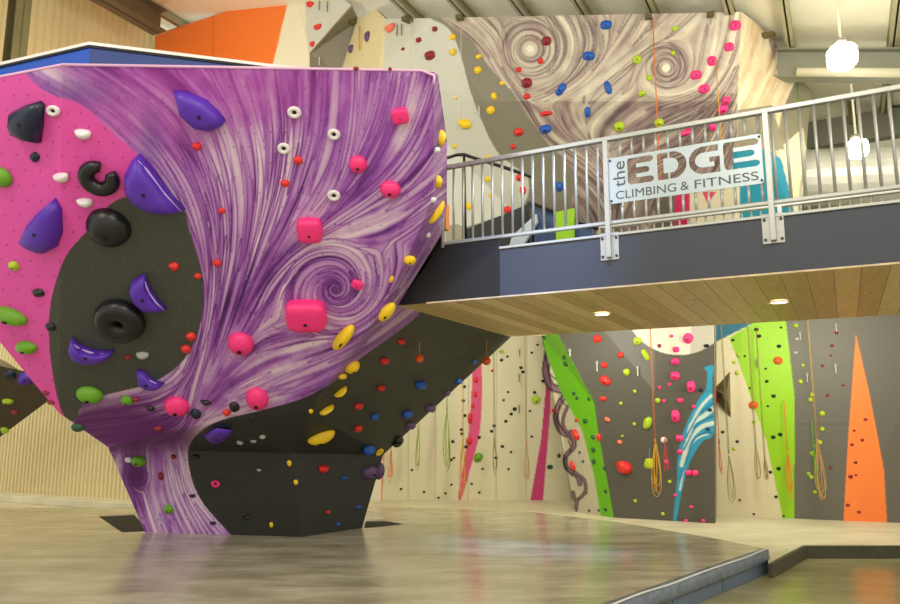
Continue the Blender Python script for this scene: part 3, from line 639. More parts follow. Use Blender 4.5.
# ============================================================ BRIDGE
bg = empty('footbridge', br(-1, 1.8, 3.05), 'grey raised walkway with a plank underside crossing to the boulder', 'bridge')
sL = brs(399.5); WID = 3.7
Gs = (G-np.array([A0[0], A0[1], 0])).dot(D); Gt_ = (G-np.array([A0[0], A0[1], 0])).dot(P_)
navy = mat('slate_fascia', (56, 60, 70), .5, 0, .05, 8); blk = mat('black_fascia', (20, 20, 20), .6)
s499 = brs(499)
mb = MB(); mb.box(br(s499, 0, 3.05), D*(5-s499), P_*.05, UP*.55); mb.build('fascia', navy, bg)
mb = MB(); sk = brs(441); mb.prism([br(sL, -.004, 3.05), br(s499, -.004, 3.05), br(s499, -.004, 3.735), br(sk, -.004, 3.735)], P_*.05); mb.build('fascia', blk, bg, label='black end fascia')
def plankmat():
    m = bpy.data.materials.new('pine_planks'); m.use_nodes = True; nt = m.node_tree; b = nt.nodes['Principled BSDF']; L = nt.links.new
    g = nt.nodes.new('ShaderNodeNewGeometry'); dt = nt.nodes.new('ShaderNodeVectorMath'); dt.operation = 'DOT_PRODUCT'; dt.inputs[1].default_value = tuple(D); L(g.outputs['Position'], dt.inputs[0])
    dp = nt.nodes.new('ShaderNodeVectorMath'); dp.operation = 'DOT_PRODUCT'; dp.inputs[1].default_value = tuple(P_); L(g.outputs['Position'], dp.inputs[0])
    dv = nt.nodes.new('ShaderNodeMath'); dv.operation = 'DIVIDE'; dv.inputs[1].default_value = .235; L(dt.outputs['Value'], dv.inputs[0])
    fl = nt.nodes.new('ShaderNodeMath'); fl.operation = 'FLOOR'; L(dv.outputs[0], fl.inputs[0]); fr = nt.nodes.new('ShaderNodeMath'); fr.operation = 'FRACT'; L(dv.outputs[0], fr.inputs[0])
    wn = nt.nodes.new('ShaderNodeTexWhiteNoise'); wn.noise_dimensions = '1D'; L(fl.outputs[0], wn.inputs['W'])
    cb = nt.nodes.new('ShaderNodeCombineXYZ'); ml = nt.nodes.new('ShaderNodeMath'); ml.operation = 'MULTIPLY'; ml.inputs[1].default_value = 9; L(dt.outputs['Value'], ml.inputs[0]); L(ml.outputs[0], cb.inputs[0]); L(dp.outputs['Value'], cb.inputs[1]); L(wn.outputs['Value'], cb.inputs[2])
    nz = nt.nodes.new('ShaderNodeTexNoise'); nz.inputs['Scale'].default_value = 1.6; nz.inputs['Detail'].default_value = 5; nz.inputs['Distortion'].default_value = .7; L(cb.outputs[0], nz.inputs['Vector'])
    ad = nt.nodes.new('ShaderNodeMath'); ad.operation = 'ADD'; L(wn.outputs['Value'], ad.inputs[0]); L(nz.outputs['Fac'], ad.inputs[1]); hf = nt.nodes.new('ShaderNodeMath'); hf.operation = 'MULTIPLY'; hf.inputs[1].default_value = .5; L(ad.outputs[0], hf.inputs[0])
    rp = nt.nodes.new('ShaderNodeValToRGB'); e = rp.color_ramp.elements; e[0].position = .15; e[0].color = list(s2l((176, 146, 84)))+[1]; e[1].position = .85; e[1].color = list(s2l((228, 208, 150)))+[1]; L(hf.outputs[0], rp.inputs['Fac'])
    lt = nt.nodes.new('ShaderNodeMath'); lt.operation = 'GREATER_THAN'; lt.inputs[1].default_value = .035; L(fr.outputs[0], lt.inputs[0])
    mx = nt.nodes.new('ShaderNodeMix'); mx.data_type = 'RGBA'; mx.inputs['A'].default_value = list(s2l((124, 94, 52)))+[1]; L(lt.outputs[0], mx.inputs['Factor']); L(rp.outputs['Color'], mx.inputs['B'])
    vo = nt.nodes.new('ShaderNodeTexVoronoi'); vo.inputs['Scale'].default_value = 2.6; L(g.outputs['Position'], vo.inputs['Vector']); kn = nt.nodes.new('ShaderNodeMath'); kn.operation = 'LESS_THAN'; kn.inputs[1].default_value = .07; L(vo.outputs['Distance'], kn.inputs[0])
    m2 = nt.nodes.new('ShaderNodeMix'); m2.data_type = 'RGBA'; m2.inputs['B'].default_value = list(s2l((110, 72, 36)))+[1]; L(kn.outputs[0], m2.inputs['Factor']); L(mx.outputs['Result'], m2.inputs['A']); L(m2.outputs['Result'], b.inputs['Base Color'])
    b.inputs['Roughness'].default_value = .45; return m
wood = plankmat()
sof = [br(sL-.02, .03, 3.04), br(5, .03, 3.04), br(5, WID, 3.04), br(Gs, Gt_-.02, 3.04)]
mb = MB(); mb.prism(sof, (0, 0, .04)); mb.build('plank_underside', wood, bg)
mb = MB(); mb.box(br(sL+.4, -.012, 3.035), D*(4.6-sL), P_*.04, UP*.018); mb.build('raw_plank_edge', mat('raw_plank', (206, 184, 150), .7, 0, .5, 9), bg)
mb = MB(); mb.prism([br(sk+.3, .05, 3.5), br(5, .05, 3.5), br(5, WID, 3.5), br(Gs+.3, WID, 3.5)], (0, 0, .08)); mb.build('deck', mat('deck_rubber', (70, 74, 80), .6), bg)
mb = MB(); mb.box(br(s499, -.02, 3.6), D*(5-s499), P_*.09, UP*.03); mb.build('deck_edge_trim', steel, bg, bevel=.004)
mb = MB(); mb.box(br(Gs, WID-.05, 3.05), D*(5-Gs), P_*.05, UP*.55); mb.build('fascia', navy, bg)
# railings
def tube_part(name, par, pts, r, m=steel, n=8): mb = MB(); mb.tube(pts, r, n); return mb.build(name, m, par, True)
zr = 4.70; zb = brz(866, 191)
posts = [-4.404, -2.394, -.775, .85, 2.5]; sgL, sgR = posts[1], posts[2]
SC = [(609, 160), (761, 133), (764, 183), (610, 205)]
def brp(u, v, off=0):
    d = ray(u, v); n_ = np.array([D[1], -D[0], 0]); q = A0-P_*off; k = np.dot(q-CAM, n_)/d.dot(n_); X = CAM+d*k; return (X-np.array([A0[0], A0[1], 0])).dot(D), X[2]
sc_ = [brp(u, v, .03) for u, v in SC]; ztop = (sc_[0][1]+sc_[1][1])/2; zbot = (sc_[2][1]+sc_[3][1])/2; sg0 = (sc_[0][0]+sc_[3][0])/2; sg1 = (sc_[1][0]+sc_[2][0])/2
print('SIGN', sc_, ztop, zbot, zb)
rl = empty('guard_rail', br(-1, 0, 3.6), 'galvanised steel railing along the near side of the bridge, holding the sign', 'railing')
mb = MB(); mb.box(br(-4.43, -.03, zr-.03), D*9.2, P_*.06, UP*.055); mb.build('top_rail', steel, rl, bevel=.01)
mb = MB(); mb.box(br(-4.43, -.02, zb-.02), D*9.2, P_*.045, UP*.04); mb.build('bottom_rail', steel, rl, bevel=.008)
s = posts[0]; k_ = 0
for s in np.arange(posts[0]+.127, 4.5, .127):
    if min(abs(s-p) for p in posts) < .05: continue
    if sg0-.04 < s < sg1+.04:
        tube_part('baluster', rl, [br(s, 0, ztop-.02), br(s, 0, zr-.02)], .0155); tube_part('baluster', rl, [br(s, 0, zb), br(s, 0, zbot+.02)], .0155)
    else: tube_part('baluster', rl, [br(s, 0, zb), br(s, 0, zr-.02)], .0155)
for s in posts[1:]:
    mb = MB(); mb.box(br(s-.028, -.07, 3.36), D*.056, P_*.075, UP*(zr-3.38)); po = mb.build('post', steel, rl, bevel=.006)
    mb = MB(); mb.box(br(s-.10, -.014, 3.34), D*.2, P_*.014, UP*.30); mb.build('bracket', steel, po, bevel=.003)
    for a in (-.075, .075):
        for z in (3.38, 3.58): MB().tube([br(s+a, -.014, z), br(s+a, -.032, z)], .014, 6).build('bolt', steel_dark, po)
tube_part('post', rl, [br(posts[0]-.02, 0, 3.7), br(posts[0]-.02, 0, zr)], .022)
_d = ray(598, 200); _q = A0+P_*(WID-.1); sF = ((CAM+_d*(np.dot(_q-CAM, P_)/_d.dot(P_)))-A0).dot(D)
r2_ = empty('guard_rail', br(-1, WID-.1, 3.6), 'galvanised steel railing along the far side of the bridge, seen behind the sign', 'railing')
mb = MB(); mb.box(br(sF, WID-.12, zr-.03), D*(5-sF), P_*.06, UP*.055); mb.build('top_rail', steel, r2_, bevel=.01)
mb = MB(); mb.box(br(sF, WID-.11, 3.75), D*(5-sF), P_*.045, UP*.04); mb.build('bottom_rail', steel, r2_, bevel=.008)
for s in np.arange(sF+.1, 4.9, .127): tube_part('baluster', r2_, [br(s, WID-.09, 3.76), br(s, WID-.09, zr-.02)], .0155)
for s in (sF, -.9, .8, 2.5): mb = MB(); mb.box(br(s-.028, WID-.13, 3.58), D*.056, P_*.07, UP*(zr-3.6)); mb.build('post', steel, r2_)
# ------------- sign, letters cut right through the sheet
sg = empty('sign', br((sg0+sg1)/2, -.04, zbot), 'brushed steel sign with cut-out letters fixed to the bridge railing', 'sign')
W_ = sg1-sg0; H_ = ztop-zbot
def sp(x, y): return br(sg0+x*W_, -.045, ztop-y*H_)
def rrect(x0, y0, x1, y1, r, corners=(1, 1, 1, 1), n=5):
    ry = r*W_/H_; o = []
    for (cx, cy, a0, c, X, Y) in ((x1-r, y0+ry, -90, corners[1], x1, y0), (x1-r, y1-ry, 0, corners[2], x1, y1), (x0+r, y1-ry, 90, corners[3], x0, y1), (x0+r, y0+ry, 180, corners[0], x0, y0)):
        if c: o += [(cx+r*math.cos(math.radians(a0+90*i/n)), cy+ry*math.sin(math.radians(a0+90*i/n))) for i in range(n+1)]
        else: o.append((X, Y))
    return o
def arcp(cx, cy, rx, ry, a0, a1, n=10): return [(cx+rx*math.cos(math.radians(a0+(a1-a0)*i/n)), cy+ry*math.sin(math.radians(a0+(a1-a0)*i/n))) for i in range(n+1)]
b_ = .125*.9
def letterE(x0, x1, y0=.07, y1=.64):
    h = y1-y0; t = h*.235; g = (h-3*t)/2; r = t*.5; w = .062; o = [(x0+.012, y0)]
    for i in range(3):
        ya = y0+i*(t+g); yb = ya+t; cx = x1-r*.45-(.028 if i == 1 else 0)
        o += [(cx, ya)]+arcp(cx, (ya+yb)/2, r*.45, t/2, -90, 90, 8)[1:]
        if i < 2: o += [(x0+w, yb), (x0+w, yb+g)]
    o += [(x0+.02, y1), (x0, y1-.06), (x0, y0+.06)]; return o
holes = [letterE(.13, .312)]
y0, y1 = .07, .64; ym = (y0+y1)/2
holes.append([(.335, y0+.04), (.345, y0), (.408, y0), (.408, y0+.13), (.378, y0+.13), (.378, y1-.13), (.408, y1-.13), (.408, y1), (.345, y1), (.335, y1-.04)])
holes.append([(.418, y0)]+arcp(.44, ym, .09, (y1-y0)/2, -90, 90, 14)+[(.418, y1), (.418, y1-.13)]+arcp(.43, ym, .045, (y1-y0)/2-.13, 90, -90, 12)+[(.418, y0+.13)])
G_ = [(.735, y0), (.735, y0+.13)]+arcp(.64, ym, .055, (y1-y0)/2-.13, -90, -270, 14)+[(.705, y1-.13), (.705, ym+.06), (.675, ym+.06), (.675, ym-.04), (.742, ym-.04), (.742, y1)]+arcp(.64, ym, .095, (y1-y0)/2, 90, 270, 18)
holes.append(G_); holes.append(letterE(.765, .985))
outer = rrect(0, 0, 1, 1, .018)
allp = [outer]+holes; V = []; 
flat = [[Vector((x*W_, 0, -y*H_)) for x, y in lp] for lp in allp]
tri = tessellate_polygon(flat); front_ = [sp(x, y) for lp in allp for x, y in lp]; nV = len(front_); V = front_+[p+P_*.012 for p in front_]; Fc = []
for t_ in tri: Fc += [list(t_), [i+nV for i in t_][::-1]]
b0 = 0
for lp in allp:
    for i in range(len(lp)): j = (i+1) % len(lp); Fc.append([b0+i, b0+j, nV+b0+j, nV+b0+i])
    b0 += len(lp)
link('plate', fix(mesh_from('plate', V, Fc)), mat('brushed_steel', (176, 188, 192), .35, .4, .06, 14), sg)
ink = mat('letter_grey', (84, 86, 84), .6)
def text(body, x, y, w, h, rot=0, off=0):
    cu = bpy.data.curves.new('lettering', 'FONT'); cu.body = body; cu.extrude = .002; cu.size = 1; cu.offset = off
    tmp = bpy.data.objects.new('tmp', cu); COL.objects.link(tmp); bpy.context.view_layer.update(); me = bpy.data.meshes.new_from_object(tmp.evaluated_get(bpy.context.evaluated_depsgraph_get())); bpy.data.objects.remove(tmp)
    co = np.zeros(len(me.vertices)*3); me.vertices.foreach_get('co', co); co = co.reshape(-1, 3); mn, mx = co.min(0), co.max(0); q = (co-mn)/(mx-mn+1e-9)
    out = np.zeros_like(co)
    for i, (a, b, c) in enumerate(q):
        if rot: X = x+(1-b)*w; Y = y+(1-a)*h            # reads upward
        else: X = x+a*w; Y = y+(1-b)*h
        out[i] = sp(X, Y)-P_*(.004*c-.001)
    me.vertices.foreach_set('co', out.ravel()); me.update(); return link('lettering', me, ink, sg)
for wd, x_, w_ in (('CLIMBING', .045, .41), ('&', .483, .055), ('FITNESS', .575, .395)): tag(text(wd, x_, .745, w_, .175), label='cut lettering reading '+wd)
tag(text('the', .03, .10, .085, .56, 1), label='small upright word reading the')
for x, y in ((.012, .06), (.988, .06), (.012, .94), (.988, .94)): MB().tube([sp(x, y), sp(x, y)-P_*.012], .012, 8).build('bolt', steel_dark, sg)
# downlights in the plank underside
glow = mat('warm_lamp_glow', (255, 236, 200), .5, emit=9)
for (u, v), lb in (((602, 313.5), 'left recessed downlight in the plank underside of the bridge'), ((779, 301.5), 'right recessed downlight in the plank underside of the bridge')):
    p = atz(u, v, 3.035); e_ = empty('downlight', p, lb, 'light', 'downlights under the bridge')
    mb = MB(); n = 24; rr = [(.105, 0), (.12, -.012), (.1, -.018), (.085, -.004)]
    for r_, z in rr: mb.v += [p+(r_*math.cos(2*math.pi*i/n), r_*math.sin(2*math.pi*i/n), z) for i in range(n)]
    for a in range(len(rr)-1):
        for i in range(n): mb.f.append([a*n+i, a*n+(i+1) % n, (a+1)*n+(i+1) % n, (a+1)*n+i])
    mb.build('trim_ring', mat('white_ring', (240, 236, 226), .4), e_, True)
    mb = MB(); mb.tube([p+(0, 0, .0), p-(0, 0, .012)], .088, 24); mb.build('lamp', glow, e_)
    ld = bpy.data.lights.new('downlight_lamp', 'SPOT'); ld.energy = 25; ld.spot_size = 2.2; ld.spot_blend = 1; ld.color = (1, .85, .6); ld.shadow_soft_size = .08
    lo = bpy.data.objects.new('downlight_lamp', ld); COL.objects.link(lo); lo.location = Vector(p-(0, 0, .05))
# landing things behind the left end of the bridge
ld_ = empty('stair_partition', br(brs(560), 3.3, 3.05), 'blue partition with black sloping handrail behind the left part of the railing', 'partition')
def ptz(u, v, t):                          # pixel on plane t metres behind bridge front
    d = ray(u, v); q = A0+P_*t; k = np.dot(q-CAM, P_)/d.dot(P_); return CAM+d*k
mb = MB(); mb.prism([ptz(531, 206, 3.0), ptz(592, 226, 3.0), ptz(592, 262, 3.0), ptz(531, 262, 3.0)], P_*.1); mb.build('blue_panel', mat('slate_blue_panel', (62, 86, 132), .5), ld_)
mb = MB(); mb.prism([ptz(466, 229, 3.1), ptz(500, 216, 3.1), ptz(528, 204, 3.1), ptz(530, 262, 3.1), ptz(462, 262, 3.1)], P_*.1); mb.build('dark_stair_panel', mat('dark_stair', (44, 46, 48), .6), ld_)
mb = MB(); mb.prism([ptz(512, 236, 2.9), ptz(536, 214, 2.9), ptz(537, 222, 2.9), ptz(520, 250, 2.9), ptz(508, 250, 2.9)], P_*.06); mb.build('stair_stringer', mat('pale_blue_steel', (196, 212, 226), .4), ld_)
tube_part('handrail', ld_, [ptz(528, 203, 2.9), ptz(536, 205, 2.9), ptz(560, 214, 2.9), ptz(598, 229, 2.9)], .03, mat('black_rail', (26, 26, 26), .4))
mb = MB(); mb.prism([ptz(446, 226, 3.2), ptz(458, 224, 3.2), ptz(472, 232, 3.2), ptz(482, 240, 3.2), ptz(482, 262, 3.2), ptz(446, 262, 3.2)], P_*.1); mb.build('grey_end_panel', mat('grey_end', (168, 162, 138), .6), ld_)
mb = MB(); mb.prism([ptz(556, 212, 2.8), ptz(573, 208, 2.8), ptz(573, 262, 2.8), ptz(556, 262, 2.8)], P_*.08); mb.build('lime_board', mat('lime_board', (150, 204, 20), .5), label='narrow lime board standing behind the left bay of the railing', cat='board')
hr = empty('handrail', ptz(534, 250, 2.6), 'black bent handrail rising behind the left end of the bridge railing', 'handrail')
pts = [ptz(447, 158, 2.6), ptz(456, 155, 2.6), ptz(464, 154.5, 2.6), ptz(474, 158, 2.6), ptz(500, 166, 2.6), ptz(533, 177, 2.6)]
tube_part('rail', hr, pts, .028, mat('black_rail', (26, 26, 26), .4)); tube_part('post', hr, [ptz(533, 177, 2.6), ptz(533, 250, 2.6)], .02, mat('black_rail', (26, 26, 26), .4)); tube_part('post', hr, [ptz(464, 155, 2.6), ptz(466, 250, 2.6)], .02, mat('black_rail', (26, 26, 26), .4))
mb = MB(); mb.box(ptz(439, 230, .75), D*.1, P_*.1, UP*(ptz(439, 205, .9)[2]-ptz(439, 230, .9)[2])); mb.build('orange_board', mat('orange_board', (244, 138, 70), .5), label='small orange board between the boulder and the railing end', cat='board')

# ============================================================ HANGING LAMPS
def pendant(u, v, Y, r, lb, top):
    p = atY(u, v, Y); e_ = empty('pendant_lamp', p+UP*r*1.1, lb, 'light', 'glowing pendant lamps at the right')
    bm = bmesh.new(); bmesh.ops.create_uvsphere(bm, u_segments=24, v_segments=16, radius=r)
    for w in bm.verts: 
        c = w.co; k = (abs(c.x/r)**4+abs(c.y/r)**4+abs(c.z/r)**4)**(-.25); w.co = Vector(c*k*1.0)+Vector(p)
    me = bpy.data.meshes.new('globe'); 
    for f in bm.faces: f.smooth = True
    bm.to_mesh(me); bm.free(); link('globe', me, mat('lamp_globe', (255, 248, 226), .5, emit=42), e_)
    mb = MB(); mb.tube([p+UP*r*.85, p+UP*(r+.1)], .1, 16); mb.build('lamp_cap', steel, e_, True)
    z = roofz(p.dot(D)) if top is None else top; mb = MB(); mb.tube([p+UP*(r+.08), np.r_[p[:2], z]], .022, 8); mb.build('hanging_rod', mat('pale_rod', (226, 220, 196), .5), e_)
pendant(842, 57, 11.5, .2, 'bright pendant lamp hanging in front of the rafter, top right', None)
pendant(857, 149, 13.6, .17, 'bright pendant lamp behind the railing at the right', None)
# ============================================================ CLIMBING HOLDS
HC = {'taupe': (104, 92, 66), 'pink': (250, 52, 132), 'white': (232, 226, 226), 'red': (226, 44, 40), 'yellow': (246, 206, 30), 'purple': (88, 42, 176), 'navy': (22, 34, 58), 'black': (22, 22, 24),
      'green': (104, 166, 30), 'lime': (176, 206, 40), 'blue': (28, 92, 190), 'salmon': (240, 120, 90), 'maroon': (140, 30, 50), 'plum': (96, 66, 110), 'dark green': (34, 84, 60), 'grey': (176, 178, 170), 'orange': (236, 92, 30), 'teal': (16, 96, 110)}
def hmat(c): return mat('resin_'+c.replace(' ', '_'), HC[c], .42 if c not in ('black', 'navy') else .3, 0, .06, 12, .12, 60)
def hitf(u, v, surf=None):
    d = ray(u, v); best = None
    for (s, a, b, c) in FACETS:
        if surf and s != surf: continue
        e1_, e2_ = b-a, c-a; h = np.cross(d, e2_); q = e1_.dot(h)
        if abs(q) < 1e-12: continue
        s_ = CAM-a; x = s_.dot(h)/q; r = np.cross(s_, e1_); y = d.dot(r)/q; t_ = e2_.dot(r)/q
        if x >= -.02 and y >= -.02 and x+y <= 1.02 and t_ > 0 and (best is None or t_ < best[0]):
            n = np.cross(e1_, e2_); n /= np.linalg.norm(n)
            if n.dot(d) > 0: n = -n
            best = (t_, CAM+d*t_, n, s)
    return best
def ico(sub):
    bm = bmesh.new(); bmesh.ops.create_icosphere(bm, subdivisions=sub, radius=1); v = np.array([w.co[:] for w in bm.verts]); f = [[w.index for w in p.verts] for p in bm.faces]; bm.free(); return v, f
def ringm(R, r, a0, a1, n=28, m=12, taper=0):
    v = []; f = []; full = abs(a1-a0) >= 359
    for i in range(n if full else n+1):
        w = math.radians(a0+(a1-a0)*i/n); rr = r*(1-taper*abs(2*i/n-1)**4)
        for k in range(m):
            p = 2*math.pi*k/m; v.append(((R+rr*math.cos(p))*math.cos(w), (R+rr*math.cos(p))*math.sin(w), max(0, .1+rr*1.05*math.sin(p))))
    for i in range(n):
        j = (i+1) % n if full else i+1
        for k in range(m): f.append([i*m+k, j*m+k, j*m+(k+1) % m, i*m+(k+1) % m])
    if not full: f += [list(range(m)), [n*m+k for k in range(m)][::-1]]
    return np.array(v), f
def shape(kind):
    sm = True
    if kind in ('blob', 'ball'):
        v, f = ico(3 if kind == 'blob' else 4)
        if kind == 'blob': v = v*(1+.07*np.sin(3*v[:, 0:1]+1)*np.cos(4*v[:, 1:2])+.05*np.sin(5*v[:, 2:3]+v[:, 0:1]*3))
        v = v*[.5, .5, .45]; v[:, 2] = np.maximum(v[:, 2], -.01)
    elif kind == 'box':
        v, f = ico(4); k = (np.abs(v)**4.5).sum(1)**(-1/4.5); v = v*k[:, None]*[.5, .5, .42]; v[:, 2] = np.maximum(v[:, 2], -.01); v[:, 0] *= 1-.06*np.abs(v[:, 1])
    elif kind == 'jug':
        v, f = ico(3); y = v[:, 1].copy(); v[:, 2] = np.maximum(v[:, 2], 0)
        up_ = y > .1; v[up_, 1] = .1+(y[up_]-.1)*.35; r2 = v[:, 0]**2*.8+((v[:, 1]-.28)*3)**2
        v[:, 2] = v[:, 2]*.75*(1-.65*np.exp(-r2*3)*(v[:, 1] > -.1)); v = v*[.5, .72, .8]; v[:, 1] += .16
    elif kind == 'cres':
        v, f = ico(4); y = v[:, 1].copy(); v[:, 2] = np.maximum(v[:, 2], 0); v[:, 1] = np.where(y > 0, y*.12-.12*v[:, 0]**2, y); z = v[:, 2]*(.45+.55*np.clip(1+v[:, 1]*1.3, 0, 1)); v = np.stack([v[:, 0]*.5, v[:, 1]+.5, z*.55], 1)
    elif kind == 'donut': v, f = ringm(.33, .17, 0, 360)
    elif kind == 'cee': v, f = ringm(.31, .19, 75, 385, taper=.3)
    elif kind == 'big_donut': v, f = ringm(.27, .23, 0, 360, 36, 16)
    elif kind == 'chip':
        v, f = ico(2); r = np.random.default_rng(3); v = v*(1+.22*r.random((len(v), 1))); v = v*[.42, .42, .42]; v[:, 2] = np.maximum(v[:, 2], 0)
        f = f; sm = False
    elif kind == 'long':
        t = np.linspace(-1, 1, 17); m = 10; v = []; f = []
        for i, a in enumerate(t):
            w = .22*math.sqrt(max(0, 1-a*a*.96)); 
            for k in range(m): p = 2*math.pi*k/m; v.append((a*.5, .22*(a*a)-.08+w*math.cos(p)*1.6, max(0, w*1.1*math.sin(p)*1.3)))
        for i in range(16):
            for k in range(m): f.append([i*m+k, (i+1)*m+k, (i+1)*m+(k+1) % m, i*m+(k+1) % m])
        f += [list(range(m))[::-1], [16*m+k for k in range(m)]]; v = np.array(v)
    return mesh_from('hold', v, f), sm
PROTO = {}
def proto(kind, colour, big):
    key = (kind, colour, big)
    if key in PROTO: return PROTO[key]
    me, sm = shape(kind); me = fix(me, sm); o = bpy.data.objects.new('climbing_hold', me); me.materials.append(hmat(colour)); ch = []
    if big:
        mb = MB(); zt = {'box': .42, 'ball': .45, 'blob': .44, 'jug': .3, 'cres': .38, 'donut': .06, 'big_donut': .04, 'long': .3, 'cee': .0}.get(kind, .3)
        yy = {'cres': .18, 'jug': -.02}.get(kind, 0 if 'donut' in kind else -.12); rr = .045 if kind in ('box', 'big_donut') else .08
        if kind in ('donut',): rr = .13
        mb.tube([(0, yy, 0), (0, yy, zt+.03)], rr, 10); bm_ = fix(mesh_from('bolt', mb.v, mb.f)); bm_.materials.append(mat('bolt_dark', (40, 34, 40), .4, .5)); ch.append(bpy.data.objects.new('bolt', bm_))
    PROTO[key] = (o, ch); return PROTO[key]
def place(o, ch, M_, first):
    r = o if first else o.copy(); COL.objects.link(r); r.matrix_world = M_
    for c in ch: q = c if first else c.copy(); COL.objects.link(q); q.parent = r
    return r
used = set(); ALLH = []
def hold(u, v, w, h, kind, colour, rot=0, label=None, surf=None, dz=0, adj=None):
    hh = hitf(u, v, surf)
    if hh is None: print('MISS', u, v, colour); return
    t_, P, n, sf = hh; dist = (P-CAM)[1]*C_+(P-CAM)[2]*S_; y = UP-n*n.dot(UP); y /= np.linalg.norm(y); x = np.cross(y, n)
    vd = (P-CAM)/np.linalg.norm(P-CAM); fx = math.sqrt(max(.6, 1-x.dot(vd)**2)); fy = math.sqrt(max(.6, 1-y.dot(vd)**2))
    W = w*dist/F/fx; Hh = h*dist/F/fy; Dp = math.sqrt(W*Hh)*.9
    a = math.radians(rot); X = x*math.cos(a)+y*math.sin(a); Y = -x*math.sin(a)+y*math.cos(a)
    M_ = Matrix([[X[i]*W, Y[i]*Hh, n[i]*Dp, P[i]+n[i]*dz] for i in range(3)]+[[0, 0, 0, 1]])
    if w < 9: W *= .84; Hh *= .84; Dp *= .8
    elif not sf.startswith('boulder'): W *= .88; Hh *= .88; Dp *= .85
    big = w >= 8 and kind not in ('chip', 'cee'); o, ch = proto(kind, colour, big); key = (kind, colour, big); r = place(o, ch, M_, key not in used); used.add(key)
    r['category'] = 'climbing hold'; ALLH.append([r, u, v, w, h, kind, colour, sf, label, adj]); return r
def volume(poly, inner, hgt, colour, label, name='climbing_volume', lip=None):
    c = np.mean(poly, 0); t_, P, n, sf = hitf(*c); q = [onpl(u, v, P, n) for u, v in poly]; ci = np.mean(q, 0)
    top = [onpl(u, v, P, n)+n*hgt for u, v in inner] if not isinstance(inner, float) else [ci+(p-ci)*inner+n*hgt for p in q]
    mb = MB(); k = len(q)
    if name == 'climbing_volume' and isinstance(inner, float):
        rings = [(1, 0), (.985, .18), (.94, .45), (.84, .72), (.68, .9), (.45, .985)]; mb.v = [ci+(p-ci)*a+n*hgt*b for a, b in rings for p in q]; m_ = len(rings)
        top = mb.v[-k:]; mb.f = [[r_*k+i, r_*k+(i+1) % k, (r_+1)*k+(i+1) % k, (r_+1)*k+i] for r_ in range(m_-1) for i in range(k)]+[[(m_-1)*k+i for i in range(k)], list(range(k))[::-1]]
        me = fix(mesh_from(name, mb.v, mb.f), True)
    else:
        mb.v = q+top; mb.f = [[i, (i+1) % k, k+(i+1) % k, k+i] for i in range(k)]+[[k+i for i in range(k)], list(range(k))[::-1]]; me = fix(mesh_from(name, mb.v, mb.f), False, .008)
    o = link(name, me, hmat(colour)); tag(o, label, 'climbing volume')
    m2 = MB(); cc = np.mean(top, 0); m2.tube([cc-n*.01, cc+n*.008], .02, 10); m2.build('bolt', mat('bolt_dark', (40, 34, 40), .4, .5), o)
    if lip: m3 = MB(); m3.tube([onpl(u, v, P, n)+n*hgt*.45 for u, v in lip], [.004]+[.015]*(len(lip)-2)+[.004], 8); m3.build('chalked_edge', mat('chalk', (196, 176, 226), .8), o, True, label='pale chalked edge')
    return o
# big volumes of the boulder
volume([(14, 111), (26, 105), (41, 100.5), (45, 104), (44, 124), (41.5, 142.5), (29, 140), (16, 134), (12.5, 124)], .62, .16, 'navy', 'big dark navy volume on the magenta panel near the top left')
volume([(56, 198), (62, 208), (63, 232), (58, 246), (47, 252), (33, 247), (24, 240), (34, 219), (46, 206)], .55, .2, 'purple', 'pointed purple volume on the magenta panel, left of the black sloper')
volume([(174, 90), (186, 91), (206, 99), (218, 110), (226, 120), (222, 126), (211, 130.5), (196, 128), (180, 114)], .6, .14, 'purple', 'purple leaf-shaped volume near the top edge of the purple mural')
o_ = volume([(140, 153.5), (147, 160), (160, 177), (173, 195), (186, 208.5), (172, 211.5), (152, 209), (136, 200), (127, 188), (126, 172), (132, 160)], .58, .24, 'purple', 'large purple half-moon volume above the charcoal oval', lip=[(141, 156), (150, 166), (165, 187), (184, 207)])
volume([(145, 273), (147.5, 281), (152, 290), (159, 300), (167.5, 308), (158, 310), (146, 309), (136, 301), (130, 289), (132, 281), (138, 276)], .5, .16, 'purple', 'purple crescent hold right of centre on the charcoal oval', lip=[(147, 278), (150, 289), (158, 300), (166, 307)])
volume([(71.5, 336.5), (78, 343), (92, 349), (104, 350), (115, 349.5), (111, 356), (100, 361), (86, 361), (72, 356), (69, 347)], .5, .15, 'purple', 'purple crescent hold low on the left of the charcoal oval', lip=[(73, 339), (82, 346), (98, 351), (113, 350)])
volume([(137, 369), (145, 371), (153, 379), (165, 383), (158, 387.5), (147, 387), (138, 381)], .55, .12, 'purple', 'small purple crescent hold at the bottom of the charcoal oval', lip=[(139, 370), (147, 376), (162, 383)])
volume([(204, 434), (216, 428), (232, 430), (226, 438), (212, 442)], .55, .08, 'purple', 'long dark purple volume in the shadow under the boulder')
volume([(730, 371), (731, 418), (713, 397), (714, 389)], [(726, 392), (727, 400), (722, 397), (722, 393)], .3, 'taupe', 'grey-brown pyramid volume beside the charcoal prow, on the cream panel')
bpy.data.objects[-1] if False else None
B = 'boulder'
H = hold
